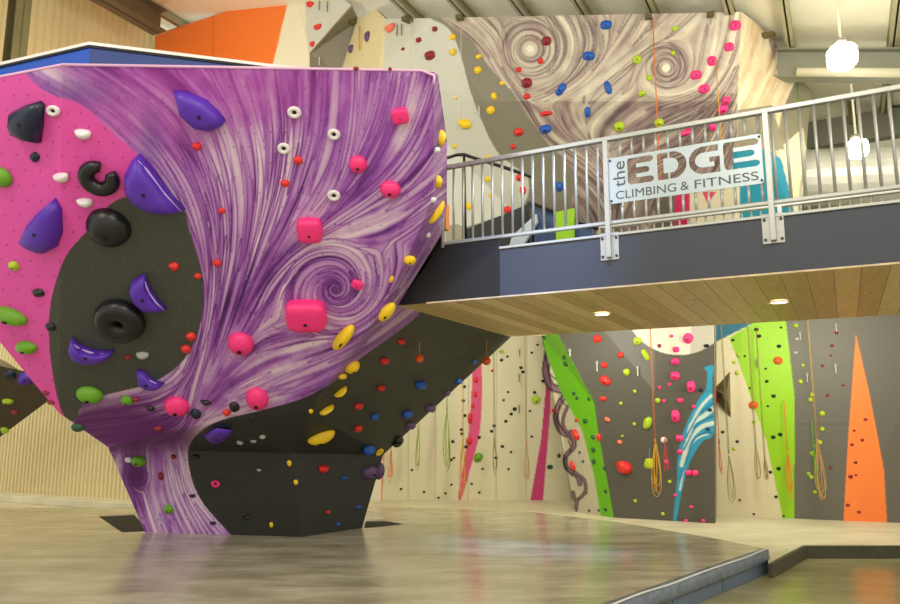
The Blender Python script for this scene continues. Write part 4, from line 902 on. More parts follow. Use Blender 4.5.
# --- boulder front
H(54, 110.5, 13, 11, 'donut', 'white', 0, 'white ring hold right of the big navy volume'); H(83.4, 133.6, 15, 10, 'jug', 'white', -5, 'white jug on the magenta panel, above the black horseshoe hold')
H(62, 177, 14, 10, 'jug', 'white', 0, 'white jug left of the black horseshoe hold'); H(85.4, 202, 15, 9, 'jug', 'white', 0, 'white jug directly below the black horseshoe hold')
H(35.4, 157, 10, 9, 'blob', 'navy', 30, 'small dark hold below the big navy volume'); H(2, 177, 20, 21, 'ball', 'green', 0, 'round green hold cut by the left edge of the photo')
H(100.5, 176.5, 38, 36, 'cee', 'black', 0, 'black horseshoe-shaped hold open at its upper right'); H(109, 227, 40, 38, 'ball', 'black', 0, 'large black round sloper at the top of the charcoal oval')
H(121, 319, 46, 42, 'big_donut', 'black', -35, 'large black doughnut hold in the middle of the charcoal oval')
H(14.5, 265.5, 10, 10, 'blob', 'lime', 0, 'small olive-green hold below the pointed purple volume'); H(39, 292.5, 11, 9, 'blob', 'black', 0, 'small black hold on the magenta panel, above two green holds')
H(12, 315.5, 28, 18, 'ball', 'green', -22, 'long green oval hold at the left edge of the magenta panel'); H(27, 347, 20, 14, 'ball', 'green', 0, 'green oval hold near the lower corner of the magenta panel')
H(51, 326.5, 9, 9, 'blob', 'black', 0, 'small black hold on the border of magenta and charcoal'); H(90, 394, 24, 16, 'ball', 'green', -6, 'large green oval hold below the charcoal oval')
H(127, 400, 12, 9, 'ball', 'green', 0, 'small green hold right of the large green oval'); H(78, 427, 12, 8, 'ball', 'dark green', 0, 'dark green hold on the lower left edge of the boulder'); H(46, 392.5, 7, 5, 'chip', 'maroon', 0, 'tiny maroon hold on the lower magenta edge', surf='boulder front')
H(51, 402, 8, 5, 'chip', 'maroon', 0, 'small maroon hold lowest on the magenta edge', surf='boulder front'); H(143, 354.7, 12, 7, 'jug', 'grey', 0, 'small grey jug right of the black doughnut, below it'); H(128, 357, 8, 6, 'chip', 'maroon', 0, 'dim red hold under the black doughnut hold')
H(150.5, 408, 9, 6, 'chip', 'black', 0, 'small black hold left of the chalked pink hold'); H(136, 399, 9, 5, 'chip', 'maroon', 0, 'small dark red hold beside the small green hold'); H(158, 428, 10, 5, 'chip', 'maroon', 0, 'dark red hold under the chalked pink hold')
for (u, v, s, lb) in ((197, 146, 11, 'red hold below the purple leaf-shaped volume'), (222, 210.5, 8, 'red hold on the purple mural, between the leaf-shaped volume and charcoal oval'), (298, 160, 11, 'red hold right of a white ring, upper mural'), (285, 183, 10, 'red hold below the white rings, upper mural'),
                      (217, 262.5, 10, 'red hold on the mural just right of the charcoal oval'), (174, 266, 11, 'red hold at the upper right of the charcoal oval'), (198, 276, 8, 'small hollow red hold at the right rim of the charcoal oval'), (191, 336, 11, 'upper of two red holds at the oval’s lower right'), (186, 348.5, 11, 'lower of two red holds at the oval’s lower right'),
                      (226.6, 412, 9, 'red hold beside the black disc hold')): H(u, v, s, s*.8, 'chip', 'red', 10, lb.replace('’', "'"))
for (u, v, s, lb) in ((294.5, 112, 14, 'highest white ring hold on the purple mural'), (334, 134, 13, 'white ring hold right of centre, upper mural'), (284, 148, 13, 'white ring hold above two red holds'), (334, 195, 13, 'lowest white ring hold on the purple mural')): H(u, v, s, s*.85, 'donut', 'white', 0, lb)
H(400, 115.5, 17, 15, 'box', 'pink', 10, 'highest pink hold, near the top right corner of the boulder'); H(358, 164, 18, 17, 'ball', 'pink', 0, 'round pink hold, second highest on the mural'); H(390.5, 189, 21, 17, 'ball', 'pink', -18, 'oval pink hold near the right edge of the mural')
H(310, 229, 25, 23, 'box', 'pink', 0, 'square pink hold in the middle of the mural'); H(306.7, 313.5, 40, 28, 'box', 'pink', 0, 'largest rectangular pink block left below the painted spiral'); H(357.4, 284, 12, 8, 'box', 'pink', -30, 'small pink hold beside the painted spiral')
H(241, 343, 25, 22, 'ball', 'pink', 0, 'round pink hold left below the rectangular pink block'); H(257.4, 398, 22, 22, 'ball', 'pink', 0, 'round pink hold at the lower edge of the mural'); H(177, 405.5, 24, 19, 'ball', 'pink', 0, 'chalked pink hold where the swirls gather')
H(234.5, 406.5, 10, 10, 'ball', 'black', 0, 'black disc hold left of the lowest pink hold'); H(196, 413.5, 10, 10, 'ball', 'navy', 0, 'navy disc hold right of the chalked pink hold'); H(206, 402, 12, 5, 'chip', 'black', -15, 'thin black hold above the navy disc')
# --- yellow line on the arete
for (u, v, w, h, k, r, lb, sf) in ((440, 138, 11, 16, 'ball', 0, 'highest yellow hold on the right edge of the boulder', 'boulder side'), (437, 182, 11, 13, 'ball', 0, 'round yellow hold on the right edge, beside the railing end', 'boulder side'), (436, 212, 6, 27, 'ball', 4, 'long vertical yellow hold beside the railing end', 'boulder side'),
        (410, 260, 12, 9, 'ball', 0, 'yellow hold below the black end of the bridge', None), (391.5, 279, 5, 8, 'chip', -20, 'tiny yellow hold right of the spiral', None), (387, 311.5, 12, 21, 'ball', -35, 'yellow half-moon hold right of the spiral, below it', None),
        (343.5, 337, 13, 29, 'ball', -35, 'long yellow hold below the spiral, slanting', None), (352, 366.5, 13, 15, 'ball', -10, 'round yellow hold under the end of the purple paint', None), (342.5, 376, 9, 7, 'ball', 0, 'small yellow hold touching a rounder one', None),
        (341.5, 392, 12, 11, 'cres', 70, 'yellow crescent in the middle of the dark side panel', None), (326.5, 411, 13, 10, 'cres', 45, 'yellow crescent above the long slanting one, dark side panel', None), (321, 436, 12, 22, 'ball', -50, 'long slanting yellow hold on the charcoal edge', None),
        (311, 411, 5, 5, 'chip', 0, 'tiny yellow chip left of the crescents', None), (289.5, 463, 5, 7, 'chip', 0, 'upper small yellow chip on the charcoal base', None), (296, 482, 5, 6, 'chip', 0, 'middle small yellow chip on the charcoal base', None), (271.5, 524.6, 4, 6, 'chip', 0, 'lowest small yellow chip, near the floor', None), (379, 451.5, 8, 8, 'donut', 0, 'small yellow ring hold near the corner of the dark panel', None)):
    H(u, v, w, h, k, 'yellow', r, lb, sf)
for (u, v, lb) in ((437.5, 150, 'small white hold under the highest yellow one'), (433.5, 200, 'small white hold above the long vertical yellow one'), (428, 235, 'small pale hold beside the bridge corner')): H(u, v, 6, 6, 'blob', 'white', 0, lb)
for (u, v, w, h) in ((401, 341, 12, 6), (384, 360, 13, 8), (380.6, 387.5, 10, 7), (358, 405.5, 11, 8), (357.5, 428, 10, 8), (323, 468.6, 12, 9), (328, 512, 5, 4)): H(u, v, w*.85, h*.85, 'jug', 'red', 0)
for (u, v, w, h) in ((420, 384, 17, 10), (406.5, 413.5, 14, 9), (374, 416, 11, 8), (458, 381, 10, 7), (368, 449, 16, 11), (344, 478, 7, 5), (358, 507, 6, 4), (338, 524, 5, 4), (474, 361, 9, 5)): H(u, v, w*.85, h*.85, 'jug', 'blue', 0)
for (u, v, w, h) in ((430, 408, 14, 8), (410.5, 425, 12, 8), (370, 472, 17, 14), (447, 393, 8, 6)): H(u, v, w, h, 'blob', 'plum', 0)
H(379, 471, 9, 17, 'ball', 'plum', 0, 'rounded plum sloper bulging from the corner of the dark panel'); H(401, 447, 14, 12, 'cee', 'black', 150, 'black hook-shaped hold on the lower edge of the dark panel', surf='boulder side') if hitf(401, 447, 'boulder side') else H(397, 441, 13, 12, 'cee', 'black', 150, 'black hook-shaped hold on the lower edge of the dark panel', surf='boulder side')
# --- boulder base
H(139, 461, 13, 11, 'ball', 'green', 0, 'green hold on the purple foot of the boulder'); H(169, 509, 9, 9, 'ball', 'green', 0, 'small green hold low on the purple foot'); H(129, 459.5, 6, 5, 'box', 'white', 0, 'tiny white square hold on the purple foot')
H(173.6, 456.6, 6, 5, 'chip', 'maroon', 0, 'small dark red hold high on the purple foot'); H(161, 476, 6, 9, 'chip', 'maroon', 0, 'dark red hold in the middle of the purple foot'); H(216, 483.5, 9, 7, 'donut', 'pink', 0, 'small pink ring hold on the charcoal base')
for (u, v, w, h) in ((196, 456.5, 8, 5), (192.7, 495.7, 7, 4), (213, 523, 7, 4), (246.5, 517, 9, 4), (254, 416, 7, 5)): H(u, v, w, h, 'chip', 'black', 0)
H(259, 470, 5, 3, 'chip', 'grey', 0); H(240, 442, 5, 7, 'chip', 'grey', 20, 'left pale bit of holds in the shadowed recess'); H(253.5, 441, 7, 3, 'chip', 'grey', 0, 'middle pale hold in the shadowed recess'); H(262.5, 436.5, 7, 5, 'chip', 'grey', 30, 'right pale hold in the shadowed recess')
for (u, v, w, h, c) in ((25, 379, 14, 13, 'purple'), (10, 374, 10, 10, 'navy'), (8, 401, 10, 6, 'lime'), (5, 430, 7, 7, 'lime'), (15, 412, 7, 6, 'maroon')): H(u, v, w, h, 'blob', c, 0, surf='brown wall')
# --- upper walls
for (u, v, w, h) in ((310.7, 4, 8, 5), (318, 27, 8, 5), (312.5, 44, 5, 5)): H(u, v, w, h, 'jug', 'red', 0)
H(390.7, 28, 11, 7, 'jug', 'salmon', 0, 'pinkish jug at the top of the white wall')
for (u, v, w, h, c) in ((368, 36.5, 6, 10, 'plum'), (351.5, 49, 6, 8, 'plum'), (356, 68.5, 6, 4, 'maroon'), (418.7, 40, 6, 5, 'maroon'), (434.7, 29, 6, 5, 'maroon'), (430, 55.5, 11, 9, 'maroon'), (403, 49, 4, 3, 'maroon'), (390, 69, 4, 4, 'maroon')): H(u, v, w, h, 'blob', c, 0)
for (u, v, w, h) in ((452.5, 37, 9, 6), (453, 52, 7, 7), (478.7, 56.5, 7, 5), (478, 70, 9, 8), (502, 83, 5, 5), (494, 96, 7, 8), (490.7, 110, 10, 9), (488, 158, 8, 5), (454.7, 146, 6, 4), (456, 98, 3, 3), (488, 179, 5, 7), (491, 195, 6, 5), (468.5, 206, 6, 9)): H(u, v, w, h, 'chip', 'yellow', 15)
H(465, 123.5, 14, 11, 'chip', 'yellow', -25, 'big yellow angular hold on the white wall beside the boulder top')
for (u, v, w, h) in ((518.7, 69.6, 6, 5), (526.8, 83, 11, 10), (527, 96.5, 7, 6), (546.5, 41, 10, 9), (540.5, 61, 6, 6), (518.6, 132, 10, 8), (513, 146.5, 6, 5), (546, 113.5, 13, 5), (520, 177.5, 9, 7), (523, 190, 6, 9), (508, 210, 10, 8)): H(u, v, w, h, 'blob', 'red' if (u, v) not in ((526.8, 83), (546.5, 41)) else 'maroon', 0)
for (u, v, w, h, r) in ((606, 25, 12, 9, 0), (588.7, 56, 13, 9, -10), (561, 89.5, 8, 14, -40), (608, 87.7, 7, 14, 15), (587.5, 112, 6, 11, 0), (545.5, 129, 12, 9, 0), (559.5, 186.5, 7, 10, 0), (530, 205, 5, 8, 0)): H(u, v, w, h, 'blob', 'blue', r)
for (u, v, w, h) in ((637, 59.6, 9, 9), (649, 78, 6, 6), (642, 93.7, 8, 6), (619, 126.7, 11, 10), (659, 123, 10, 9), (673, 53, 5, 5), (675, 28.6, 7, 5)): H(u, v, w, h, 'blob', 'lime', 20)
for (u, v, w, h) in ((735, 25.6, 12, 10), (729, 47, 10, 9), (712, 61, 10, 10), (696, 75, 12, 9), (704, 89, 12, 9), (726, 100.5, 9, 8), (722.7, 109, 11, 9), (713, 127, 8, 8), (685, 133, 12, 6), (689, 128, 6, 4)): H(u, v, w, h, 'blob', 'pink', 10)
# --- lower cream wall
for (u, v, s) in ((501.5, 360, 4), (507.5, 356.4, 3), (537.6, 344.8, 3), (531.8, 352.6, 3), (521, 367.7, 4), (523, 371.8, 4), (543, 381, 4), (464.4, 386.5, 4), (463.3, 400.6, 4), (464.8, 415.5, 4), (534.6, 392.4, 4), (508, 392, 3), (503.7, 400, 3), (514.8, 409, 5), (511.3, 413.9, 4), (530, 411, 3),
                  (461.5, 429.5, 4), (462, 433.7, 4), (466, 446.8, 4), (452.8, 441.5, 4), (450.9, 459.7, 4), (454, 458, 3), (479.3, 437.3, 4), (494.2, 425.7, 4), (491.6, 431.2, 4), (505.8, 421.3, 4), (502.4, 446.4, 4), (511, 452, 3), (496, 457.7, 4), (508.5, 469, 3), (531.8, 436.5, 3), (482.6, 468.8, 3), (471.7, 483.7, 3), (479.3, 492.5, 3), (445.4, 493.3, 3), (438.6, 497.7, 3), (451.5, 484.5, 3), (412, 470, 3), (424, 492, 3), (401, 489, 3)):
    H(u, v, s, s*.85, 'chip', 'black', 0, surf='cream wall')
H(501.5, 351.5, 6, 4, 'chip', 'lime', 0); H(536, 399.8, 9, 9, 'ball', 'lime', 0, 'round yellow-green hold between the pink stripes of the cream wall'); H(478.3, 457.5, 9, 10, 'blob', 'green', -30, 'green triangular hold right of the left pink stripe')
for (u, v, w, h) in ((476, 380, 5, 6), (475.5, 394.5, 4, 6), (472.7, 406, 4, 5), (470, 418.5, 5, 11), (469, 441, 6, 8), (492.4, 370.7, 3, 3)): H(u, v, w, h, 'blob', 'red', 0, surf='cream wall')
# --- charcoal prow
for (u, v, w, h) in ((544.5, 337, 6, 5), (564.5, 357, 6, 5), (566, 363.6, 6, 6), (574, 393.4, 4, 4), (577, 398, 4, 4), (589, 399, 4, 4), (585.5, 420.7, 6, 5), (593, 437, 5, 5), (593.5, 449.8, 5, 5), (593.8, 461.4, 5, 5), (604.6, 468, 4, 4), (605.7, 491.5, 4, 4), (605.7, 509.4, 4, 4), (586.4, 492.8, 3, 3), (598.8, 510.2, 3, 3), (589.3, 510.6, 3, 3), (579.7, 452.3, 3, 3), (583, 461.4, 3, 3), (550, 466.8, 7, 5), (559, 455.5, 4, 5)): H(u, v, w, h, 'chip', 'dark green', 0)
for (u, v, w, h, r) in ((554, 410.6, 5, 4, 0), (576.8, 420, 4, 4, 0), (576.4, 434.6, 6, 12, 30), (598.8, 437, 5, 8, 0), (573, 465.5, 5, 10, 30), (597.3, 338.8, 9, 8, 0), (620.6, 354.8, 7, 6, 0), (604.2, 365, 7, 6, 0), (603.2, 398.7, 7, 5, 0)): H(u, v, w, h, 'blob', 'red', r)
H(605.4, 380.5, 12, 9, 'blob', 'red', -35, 'long red hold high on the charcoal prow, beside the green stripe'); H(624.4, 467, 18, 14, 'chip', 'red', -20, 'biggest red angular hold low on the charcoal prow')
H(607.4, 419.4, 7, 5, 'chip', 'salmon', -35); H(619.8, 442, 6, 5, 'chip', 'salmon', -20)
for (u, v, s) in ((620.8, 403.3, 4), (634.7, 391.3, 4), (634.4, 423.9, 4), (622.3, 436, 3), (635.2, 500.8, 4), (657.8, 400.4, 6), (669.7, 481.6, 4), (662.8, 513.8, 4)): H(u, v, s, s, 'chip', 'lime', 0)
H(626.6, 372, 8, 8, 'chip', 'lime', 20, 'lime hold left of the slanting lime one on the prow'); H(637.5, 341, 9, 8, 'blob', 'lime', 0, 'highest lime hold on the charcoal prow'); H(645.4, 354.8, 6, 13, 'blob', 'lime', 25, 'long lime hold below the highest one'); H(647.7, 422.7, 9, 15, 'chip', 'lime', -25, 'lime wedge hold beside the orange rope')
H(663.7, 440, 6, 6, 'ball', 'white', 0, 'white hold at the top of the rope coil on the prow')
for (u, v, w, h, r) in ((688, 338.3, 10, 11, -30), (675.9, 349.4, 7, 6, 0), (675, 361.5, 9, 7, 0), (675, 375.9, 10, 9, 0), (691, 386.6, 9, 12, 0), (680.2, 400.4, 7, 5, 0), (664, 400.9, 4, 4, 0), (659.5, 387.5, 3, 4, 0), (669.4, 384.3, 4, 3, 0), (693.7, 406.7, 4, 4, 0), (675.5, 416, 9, 13, 0), (671.4, 336, 4, 3, 0), (679.5, 438.2, 8, 7, 0), (680, 451.9, 6, 5, 0), (688.7, 472.8, 6, 6, 0), (695, 472.8, 7, 6, 0), (666.4, 461.9, 5, 5, 0), (675, 495.2, 4, 3, 0), (691.4, 506.9, 4, 3, 0), (686, 520.7, 4, 3, 0), (703.2, 520.7, 4, 3, 0)): H(u, v, w, h, 'blob', 'pink', r, surf='charcoal wall')
H(659.3, 345.7, 4, 4, 'blob', 'maroon', 0); H(706.5, 345.7, 6, 4, 'chip', 'black', 0, 'small black hold in the white circle of the prow')
for (u, v) in ((701, 390), (710, 409.8), (707.8, 428.8)): H(u, v, 5, 4, 'chip', 'navy', 0)
for (u, v, s) in ((756.4, 329.4, 5), (759, 336, 5), (733, 340, 4), (779, 346, 5), (781, 327.5, 3), (765.8, 368.5, 3), (766.8, 381.3, 4), (773.7, 396, 5), (768, 406, 3), (749.7, 388, 3), (722.7, 432, 4), (737.3, 441.5, 4), (773.4, 437, 5), (780.2, 434.4, 5), (778.7, 468.5, 5), (770.4, 472, 4), (776, 496.7, 4), (753.9, 514, 3), (783.7, 516, 3), (739.8, 500, 3), (744.8, 356, 3)):
    H(u, v, s, s*.8, 'chip', 'black', 0, surf='right wall')
H(778, 360.5, 9, 8, 'ball', 'orange', 0, 'round orange-red hold on the lime stripe, higher of two'); H(753.4, 405, 9, 8, 'ball', 'orange', 0, 'round orange-red hold on the edge of the lime stripe, lower of two')
for (u, v, s) in ((738.5, 354.8, 5), (734, 362, 4), (737, 373, 5), (734, 448.6, 4), (796, 325.5, 5), (800.5, 381.6, 5), (803, 365.6, 4), (812.3, 394.7, 5), (810.5, 399.6, 5), (822.3, 413.5, 6), (822.3, 429, 5), (820, 442.4, 5), (812.3, 453.3, 5), (811.4, 477, 5), (808.7, 473.7, 4), (815, 492, 4), (753.9, 422, 4)): H(u, v, s, s, 'chip', 'lime', 0, surf='right wall')
for (u, v) in ((796.8, 339), (795.4, 352.8)): H(u, v, 5, 4, 'chip', 'grey', 0, surf='right wall')
for (u, v, s) in ((836.4, 332.8, 4), (832, 345.5, 4), (822.5, 365.6, 4), (831, 355.5, 3), (827.8, 395.2, 4), (843, 385, 3), (830.5, 467.7, 4), (854.2, 430.6, 3), (862.4, 440, 4), (852, 444.6, 4), (855.7, 462.4, 4), (850.6, 476.5, 5), (856, 475, 3), (847.8, 505, 4), (859, 512, 4), (865.5, 419.3, 4)): H(u, v, s, s*.8, 'chip', 'maroon', 0, surf='right wall')
SURF = {'boulder front': 'the purple boulder', 'boulder side': 'the boulder side', 'boulder base': 'the foot of the boulder', 'boulder undercut': 'the boulder underside', 'boulder base side': 'the boulder base', 'brown wall': 'the brown wall',
        'white wedge': 'the white wedge', 'white wall above the bridge': 'the white and grey wall', 'swirl mural': 'the beige swirl mural', 'cream wall': 'the cream wall', 'charcoal wall': 'the charcoal prow', 'right wall': 'the right-hand wall', 'orange panel': 'the orange panel'}
ORD = ['highest', 'second-highest', 'third-highest', 'fourth-highest', 'fifth-highest', 'sixth-highest', 'seventh-highest', 'eighth-highest', 'ninth-highest', 'tenth-highest', 'eleventh-highest', 'twelfth-highest', 'thirteenth-highest', 'fourteenth-highest', 'fifteenth-highest', 'sixteenth-highest', 'seventeenth-highest', 'eighteenth-highest', 'nineteenth-highest', 'twentieth-highest']
grp = {}
for h_ in ALLH: grp.setdefault((h_[7], h_[6]), []).append(h_)
for (sf, c), L_ in grp.items():
    nm = SURF.get(sf, sf); xs = [h_[1] for h_ in L_]; L_.sort(key=lambda q: q[2])
    for i, h_ in enumerate(L_):
        o, u, v, w, hh_ = h_[:5]
        sz = 'tiny' if w < 5 else 'small' if w < 9 else 'chunky'
        if h_[8]: lb = h_[8]
        elif len(L_) == 1: lb = '%s %s climbing hold, the only one on %s' % (sz, c, nm)
        else:
            k = i if i < len(L_)/2 else len(L_)-1-i; wd = ORD[k] if i < len(L_)/2 else (ORD[k].replace('highest', 'lowest'))
            lb = '%s %s hold, %s of the %s ones on %s' % (sz, c, wd, c, nm)
        o['label'] = lb
        if len(L_) > 1: o['group'] = '%s holds on %s' % (c, nm)

# ============================================================ ROPES AND DRAWS
RC = {'green': (150, 176, 60), 'olive': (150, 136, 70), 'yellow': (222, 168, 50), 'orange': (222, 120, 50), 'tan': (190, 150, 90), 'red': (204, 60, 60), 'white': (214, 206, 184), 'lime': (96, 170, 30)}
def rope(u, vt, vc, ve, wpx, colour, label, n=4, tailcol=None, surf=None, straight=True, off=.14):
    hh = hitf(u, max(vt, 245) if vc > 240 else vt, surf) or hitf(u, vc, surf)
    lowh = hitf(u, ve, surf) or hh; Pt = hh[1]; Y = min(Pt[1], lowh[1][1] if vc > 240 else Pt[1])-off
    def at(v, du=0, dy=0): return atY(u+du, v, Y+dy)
    e_ = empty('climbing_rope', at(ve), label, 'rope', 'ropes hanging on the climbing walls')
    rm = lambda c: mat('rope_'+c, RC[c], .8, 0, .3, 30, .4, 90)
    X0 = at(vc)[0]; zt = at(vt)[2]; zc_ = at(vc)[2]; px_ = Y/F; r = max(.008, .42*px_)
    mb = MB()
    for o in ((-.6, .6) if n > 2 else (0,)): mb.tube([np.array([X0+o*px_, Y, zc_]), np.array([X0+o*px_*.4, Y, zt])], r*(.62 if n > 2 else .7), 6)
    mb.build('rope_line', rm(colour), e_, True)
    if ve > vc+2:
        rr = np.random.default_rng(int(u*7+ve)); mb = MB(); z1 = at(ve)[2]
        for i in range(n):
            cx = rr.uniform(-.25, .25)*wpx*px_; hw = rr.uniform(.18, .5)*wpx*px_; za = zc_-rr.uniform(0, .15)*(zc_-z1); zb_ = z1+rr.uniform(0, .28)*(zc_-z1); pts = []
            for k in range(20):
                a = 2*math.pi*k/20; s_ = math.sin(a); y_ = (1-math.cos(a))/2
                pts.append(np.array([X0+cx*y_+hw*s_*(.35+.65*y_), Y+.03*math.sin(a+i)-.02*i/n, za+(zb_-za)*y_]))
            mb.tube(pts, r*.62, 6, closed=True)
        mb.build('coil', rm(tailcol or colour), e_, True)
        mb = MB(); mb.tube([np.array([X0, Y, zc_+1.2*px_]), np.array([X0, Y, zc_-3.5*px_])], r*1.9, 8); mb.build('knot', rm(colour), e_, True)
    return e_
rope(418.5, 245, 430, 476, 7, 'green', 'thin green rope bundle nearest the boulder on the cream wall', 4, surf='cream wall')
rope(447, 245, 408, 474, 9, 'green', 'long green rope bundle left of the pink stripe', 5, surf='cream wall')
rope(463, 245, 440, 497, 9, 'yellow', 'yellow-orange rope bundle reaching almost to the mat at the pink stripe', 5, surf='cream wall')
rope(494.5, 245, 440, 477, 6, 'olive', 'faint green rope bundle in the middle of the cream wall', 3, surf='cream wall')
rope(526.5, 245, 443, 482, 7, 'tan', 'tan rope bundle on the cream wall, left of the right pink stripe', 4, surf='cream wall')
rope(391, 448, 452, 486, 6, 'orange', 'short orange rope end by the black hook hold', 3, surf='cream wall')
rope(655, 245, 440, 500, 12, 'orange', 'orange rope hanging down the middle of the charcoal prow, with looped coil', 5, 'yellow', surf='charcoal wall')
rope(665, 436, 440, 472, 6, 'red', 'short red rope loop beside the orange coil on the prow', 2, surf='charcoal wall')
rope(719, 245, 440, 482, 4, 'red', 'thin reddish rope at the right edge of the prow', 2, surf='right wall')
rope(728.5, 245, 450, 503, 11, 'olive', 'olive rope with long open loop on the right cream panel', 3, surf='right wall')
rope(755.5, 245, 445, 482, 6, 'olive', 'left one of the paired olive rope coils on the cream panel', 4, surf='right wall')
rope(764.5, 330, 455, 483, 6, 'olive', 'right one of the paired olive rope coils on the cream panel', 4, surf='right wall')
rope(787.5, 400, 453, 503, 8, 'orange', 'orange rope coil on the lower lime stripe', 4, surf='right wall')
rope(817, 245, 440, 503, 11, 'tan', 'thick tan double rope on the grey right-hand panel', 6, surf='right wall')
rope(813.5, 420, 445, 492, 5, 'lime', 'bright green rope beside the thick tan one', 3, surf='right wall')
# upper ropes (plain lines)
def plain(u, v0, v1, colour, label, w=1.0):
    h0 = hitf(u, v0); Y = min(h0[1][1], (hitf(u, v1) or h0)[1][1])-.1; a, b = atY(u, v0, Y), atY(u, v1, Y); b = np.array([a[0], a[1], b[2]]); mb = MB(); mb.tube([a, b], w*Y/F*.5, 6)
    mb.build('climbing_rope', mat('rope_'+colour, RC[colour], .8, 0, .3, 30, .4, 90), smooth=True, label=label, cat='rope')
plain(461, 20, 120, 'white', 'thin pale rope on the white wall right of the boulder top', .8); plain(411, 20, 68, 'white', 'thin pale rope on the white wall just above the boulder', .8)
plain(652.5, 18, 200, 'orange', 'orange rope hanging down the beige swirl mural', 1.3); plain(716, 60, 190, 'yellow', 'yellow rope on the swirl mural beside the pink holds', .9)
plain(797, 80, 140, 'lime', 'yellow-green rope at the right end of the swirl mural', .9); plain(359.5, 26, 50, 'yellow', 'short yellow sling on the narrow cream panel, top', 1.8)
def stub(u, v, w, h, name, m, label, cat, dz=.1):
    hh = hitf(u, v); P, n = hh[1], hh[2]; px_ = P[1]/F; x = np.cross(UP, n); x /= np.linalg.norm(x); mb = MB()
    mb.box(P-x*w*px_/2-UP*h*px_/2, x*w*px_, n*dz, UP*h*px_); return mb.build(name, m, label=label, cat=cat, bevel=.006)
ank = mat('anchor_olive', (96, 88, 56), .6)
for (u, v, lb) in ((411, 21, 'olive anchor box at the top of the white wall above the boulder'), (461, 19, 'olive anchor box at the top of the white wall, by the grey sweep'), (355.5, 23, 'olive anchor box at the top of the narrow cream panel'), (648.5, 18, 'olive anchor box at the top of the mural, above the orange rope'), (763, 36, 'dark anchor box on the cream shoulder of the mural'), (794, 76, 'dark anchor box at the lower right shoulder of the mural'), (710, 16, 'olive anchor box at the top of the mural near the pink holds')):
    stub(u, v, 7, 5, 'anchor_box', ank, lb, 'anchor', .22)
QD = mat('quickdraw_sling', (120, 116, 108), .6); QW = mat('quickdraw_white', (206, 206, 198), .5)
for (u, v, h, m_, lb) in ((399, 31, 12, QD, 'left'), (403.5, 31, 12, QD, 'right'), (321, 6, 12, QD, 'left '), (329, 8, 11, QD, 'right '), (319, 62, 9, QW, 'x'), (480.5, 110, 9, QW, 'x'), (584.5, 100, 8, QD, 'x'), (519.4, 353, 7, QD, 'x'), (519, 378, 7, QD, 'x'), (519, 409, 7, QD, 'x'), (571, 353, 6, QW, 'x'), (598, 366.5, 9, QW, 'x'), (638.5, 371, 9, QW, 'x'), (807, 378, 8, QW, 'x'), (835.5, 369, 8, QW, 'x'), (800, 336, 7, QW, 'x'), (836, 328, 7, QW, 'x'), (757, 364, 8, QD, 'x')):
    hh = hitf(u, v); P, n, sf = hh[1], hh[2], hh[3]; px_ = P[1]/F; e_ = MB(); e_.box(P+n*.05-UP*h*px_/2+(-.5*px_, 0, 0), (1.0*px_, 0, 0), n*.015, UP*h*px_)
    nb = {'x': ''}.get(lb)
    o = e_.build('quickdraw', m_, cat='quickdraw', group='quickdraws clipped to the climbing walls')
    yy = 'near photo column'
    o['label'] = '%s quickdraw hanging on %s, %s' % ('pale' if m_ is QW else 'grey', SURF[sf], {(399, 31): 'left of the top pair', (403.5, 31): 'right of the top pair', (321, 6): 'left of the pair', (329, 8): 'right of the pair', (319, 62): 'on its grey lower part', (480.5, 110): 'beside the grey fold', (584.5, 100): 'at the fold', (519.4, 353): 'topmost of three in a column', (519, 378): 'middle of three in a column', (519, 409): 'lowest of three in a column',
        (571, 353): 'beside the green stripe', (598, 366.5): 'beside a red hold', (638.5, 371): 'under the long lime hold', (807, 378): 'left of the tan rope, lower', (835.5, 369): 'right of the tan rope, lower', (800, 336): 'left of the tan rope, upper', (836, 328): 'right of the tan rope, upper', (757, 364): 'on its lime stripe'}[(u, v)])
    m2 = MB(); c = P+n*.06+UP*h*px_/2; m2.tube([c+np.array([math.cos(a)*1.1*px_, 0, math.sin(a)*1.6*px_]) for a in np.linspace(0, 2*math.pi, 12, endpoint=False)], .006, 5, closed=True); m2.build('carabiner', steel, o, True)
# stoppers under the bridge
for (u, v, r, lb) in ((419.5, 358.5, 4.2, 'orange ball stopper on a thin line under the left end of the bridge'), (486.5, 361, 4.4, 'orange ball stopper on a thin line near the dark panel corner, under the bridge')):
    hh = hitf(u, v); d_ = ray(u, v); vt = 320 if u < 450 else 333; top = atz(u, vt, 3.04); Y = top[1]; p = atY(u, v, Y); e_ = empty('ball_stopper', p, lb, 'stopper', 'ball stoppers under the bridge')
    mb = MB(); mb.tube([p, np.array([p[0], p[1], 3.04])], .55*Y/F, 6); mb.build('line', mat('rope_tan', RC['tan'], .8), e_, True)
    v_, f_ = ico(3); R_ = r*Y/F; link('ball', fix(mesh_from('ball', v_*R_+p, f_), True), hmat('orange'), e_)
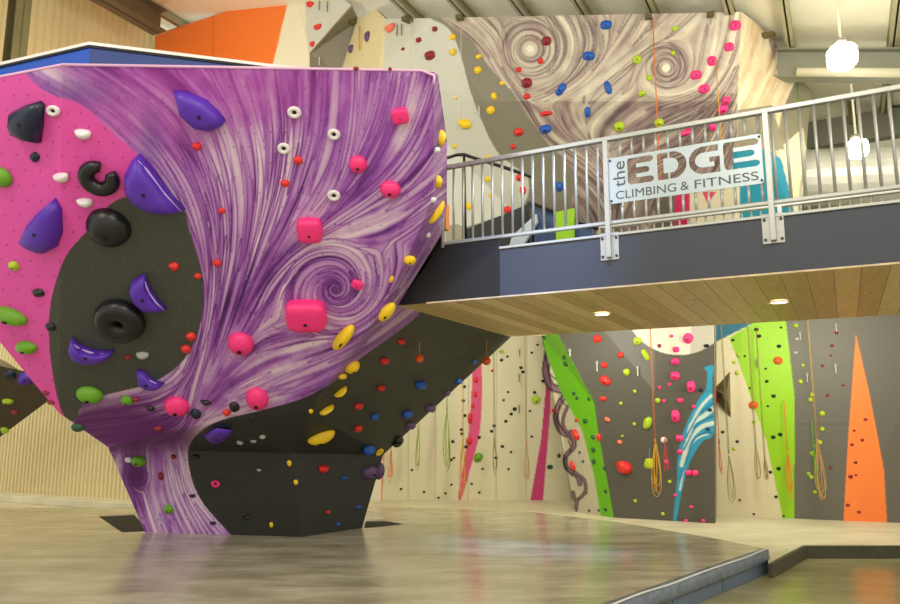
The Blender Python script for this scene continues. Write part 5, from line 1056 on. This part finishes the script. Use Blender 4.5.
# green sack on the prow coil
hh = hitf(652, 461); P, n = hh[1], hh[2]; px_ = P[1]/F; v_, f_ = ico(3); k = (np.abs(v_)**3).sum(1)**(-1/3); v_ = v_*k[:, None]*[5*px_, .06, 5*px_]; v_[:, 0] *= 1-.15*(v_[:, 2] > 0)
o = link('chalk_bag', fix(mesh_from('chalk_bag', v_+P+n*.22, f_), True), mat('bag_lime', (176, 190, 40), .8, 0, .2, 20)); tag(o, 'yellow-green bag clipped to the coil on the charcoal prow', 'bag')
m2 = MB(); m2.tube([P+n*.2+UP*5*px_, P+n*.16+UP*14*px_], .008, 6); m2.build('strap', QD, o)
# ============================================================ LIGHT, WORLD, CAMERA
def lamp(kind, loc, tgt, e, col, size=1., **k):
    ld = bpy.data.lights.new('hall_or_fill_light', kind); ld.energy = e; ld.color = col
    if kind == 'AREA': ld.size = size
    else: ld.shadow_soft_size = size
    for a, b in k.items(): setattr(ld, a, b)
    o = bpy.data.objects.new('hall_or_fill_light', ld); COL.objects.link(o); o.location = Vector(loc); o.rotation_euler = (Vector(tgt)-Vector(loc)).to_track_quat('-Z', 'Y').to_euler(); return o
warm = (1, .93, .78)
for x, y, z, e in ((-6, 2, 7.6, 430), (0, 1, 7.4, 520), (5, 3, 6.6, 300), (3.5, 8.6, 7.2, 330), (-6.5, 14.3, 7.6, 260), (-2.5, 11.5, 7.4, 170)):
    lamp('POINT', (x, y, z), (x, y+.3, 0), e, warm, .35)
lamp('SPOT', (.4, 3.4, 8.8), (.95, 8.15, 3.45), 5200, (.3, .5, 1), .4, spot_size=.34, spot_blend=1)  # unseen spot standing in for cool window daylight on the bridge
for x in (-1.5, 1.8, 5.8): lamp('AREA', (x, 12.0 if x < 5 else 11.2, 2.95), (x+.4, 16, 1.2), 75, (1, .93, .72), .7)  # unseen fill lights added to brighten the lower rear walls
W = bpy.data.worlds.new('hall_daylight'); scn.world = W; W.use_nodes = True; W.node_tree.nodes['Background'].inputs[0].default_value = (1, .95, .86, 1); W.node_tree.nodes['Background'].inputs[1].default_value = 1.1
cam = bpy.data.cameras.new('camera'); cam.sensor_width = 36; cam.lens = F*36/900; cam.clip_end = 200; co_ = bpy.data.objects.new('camera', cam); COL.objects.link(co_); co_.location = (0, 0, EYE); co_.rotation_euler = (math.pi/2+TH, 0, 0); scn.camera = co_
vs = scn.view_settings; vs.view_transform = 'Standard'; vs.look = 'None'; vs.gamma = 1; vs.exposure = 0; vs.use_curve_mapping = False
